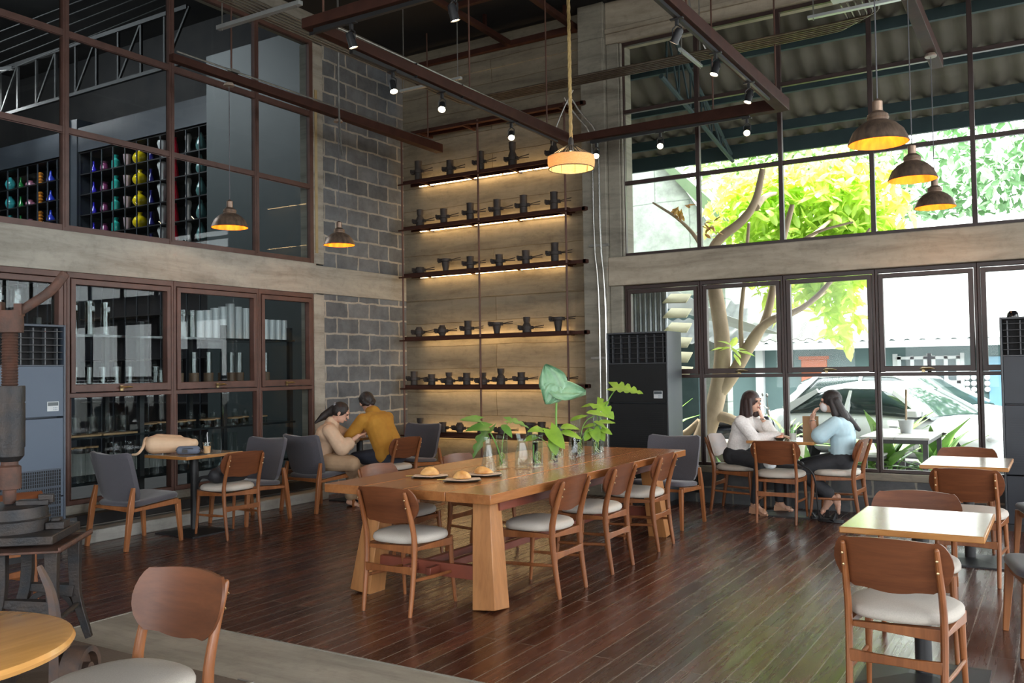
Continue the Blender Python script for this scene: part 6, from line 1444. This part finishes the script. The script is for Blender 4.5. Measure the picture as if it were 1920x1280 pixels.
foliage('foliage', [L_(-4.0,13.9,4.0,.8,.6,.75), L_(-3.1,14.1,4.0,.95,.6,.85), L_(-3.55,13.8,3.1,.7,.5,.6), L_(-2.75,13.9,3.0,.55,.45,.6), L_(-2.45,14.1,3.8,.7,.5,.8), L_(-2.75,13.8,2.15,.30,.3,.38), L_(-2.9,13.9,2.6,.42,.3,.4), L_(-2.62,13.7,1.85,.13,.15,.2), L_(-3.3,13.0,2.5,.25,.3,.3)], 2900, .27, TLEAF, t)
foliage('low_leaves', [L_(-3.66,11.45,1.72,.1,.1,.08)], 9, .2, TLEAF, t, 5, .1)
foliage('dry_leaves', [L_(-4.33,11.5,3.62,.15,.1,.12), L_(-3.98,11.5,3.35,.18,.1,.1)], 26, .14, mat('yellow_leaf', (.65,.45,.08), (.5,.2,.1), .5, 0, 9), t, 6)

# background trees
t = thing('background_tree', 'hazy dark green tree mass behind the house, in the upper right window panes', 'tree', (1.8, 28.8, -.3)); t.scale = (1.2,1.2,1.2)
MB().tube([(0,0,GZ),(0,0,5)], [.3,.2]).out('trunk', BARKD, t)
DGL = mat('distant_leaf', (.16,.30,.14), (.24,.40,.20), .7, 0, 1.5)
foliage('foliage', [((-3.0,0,5.6),(2.4,1.5,2.0)), ((.2,0,6.4),(2.6,1.5,2.2)), ((2.8,0,6.0),(2.4,1.5,2.4)), ((.5,0,8.6),(3.5,1.5,1.2))], 4200, .38, DGL, t, 9)
t = thing('background_tree', 'pale green tree behind the tiled roof, seen through the middle upper panes', 'tree', (-5.9, 28.8, -.3)); t.scale = (1.2,1.2,1.2)
MB().tube([(0,0,GZ),(0,0,5)], [.3,.2]).out('trunk', BARKD, t)
foliage('foliage', [((0,0,6.8),(2.0,1.3,1.3)), ((-2.2,0,7.2),(1.6,1.3,1.4))], 1500, .36, mat('distant_pale_leaf', (.36,.52,.2), (.28,.44,.16), .7, 0, 1.5), t, 10)

# outdoor tables
SLAT = mat('whitewashed_slats', (.50,.49,.46), (.4,.385,.36), .6, 0, 5)
def otable(x, y, w_, d, z, label, name='outdoor_table', cat='table'):
    t = thing(name, label, cat, (x, y, GZ))
    z -= GZ; s_ = MB(); n = max(2, int(w_/.3))
    for k in range(n): s_.box(-w_/2+w_*k/n+.004, -w_/2+w_*(k+1)/n-.004, -d/2, d/2, z-.025, z)
    s_.out('slat_top', SLAT, t, bevel=.003)
    MB().box(-w_/2+.02,w_/2-.02,-d/2+.02,d/2-.02,z-.07,z-.026).out('frame', mat('dark_frame', (.05,.045,.045), rough=.6), t, smooth=False)
    for sx in (-1,1):
        for sy in (-1,1): MB().box(sx*(w_/2-.05)-.025, sx*(w_/2-.05)+.025, sy*(d/2-.05)-.025, sy*(d/2-.05)+.025, 0, z-.07).out('leg', mat('dark_frame', (.05,.045,.045)), t, smooth=False)
otable(-1.58, 11.15, .72, 1.35, .70, 'white slatted outdoor table with a potted plant, outside behind the woman in blue')
otable(-2.05, 12.2, .46, 2.0, .43, 'white slatted outdoor bench in front of the outdoor table', 'outdoor_bench', 'bench')
otable(-2.75, 10.6, .34, .8, .36, 'low white outdoor bench seen under the window table between the women', 'outdoor_bench', 'bench')
t = thing('potted_plant', 'spindly plant in a white pot on the outdoor table', 'plant', (-1.55, 11.2, .70))
MB().lathe([(0,0),(.06,0),(.085,.14),(.09,.15),(.075,.15),(.07,.12),(0,.12)], 24).out('pot', WPAINT, t)
MB().tube([(0,0,.1),(.01,0,.5)], .012).out('stem', BARK, t)
def fern(loc, label, n, L, seed, m=None, h=.1):
    rnd = random.Random(seed); t = thing('leafy_plant', label, 'plant', loc); mb = MB(); st = MB()
    for k in range(n):
        a = rnd.uniform(0, 2*PI); e = rnd.uniform(.3, 1.4); d = Vector((math.cos(a)*math.cos(e), math.sin(a)*math.cos(e), math.sin(e)))
        b0 = Vector((rnd.uniform(-.08,.08), rnd.uniform(-.08,.08), h)); st.tube([(0,0,0), b0+d*L*.2], .006, 4)
        leaf(mb, b0+d*L*.15, d, (0,0,1), L*rnd.uniform(.7,1.2), L*.2, 'blade', .45, .15, 6)
    mb.out('leaves', m or LEAFB, t, ang=80); st.out('stems', STEM, t); return t
PG = mat('garden_leaf', (.10,.26,.04), (.22,.42,.06), .4, 0, 8)
fern((-1.9, 11.9, GZ), 'green strap leaved plant behind the outdoor table, left of the white pot', 22, .75, 1, PG, .35)
fern((-1.35, 12.0, GZ), 'green strap leaved plant drooping right of the white pot outside', 16, .65, 2, PG, .3)
fern((-1.75, 10.4, GZ), 'dense green plant under the outdoor table against the window', 26, .42, 3, PG)
fern((-2.5, 10.45, GZ), 'bright green plant outside, seen between the two women', 22, .5, 4, PG, .2)
fern((-4.0, 10.5, GZ), 'green plant with yellow leaves against the window right of the black air conditioner', 20, .5, 5, PG, .05)
fern((-3.35, 10.45, GZ), 'green plant outside behind the chair of the woman in white', 18, .45, 6, PG, .05)
fern((-3.15, 11.9, .48), 'spiky plant in the planter right of the tree trunk', 16, .4, 7, PG, .0)
fern((-4.75, 11.8, .48), 'arching plant in the planter at the left edge of the window', 14, .5, 8, PG, .0)
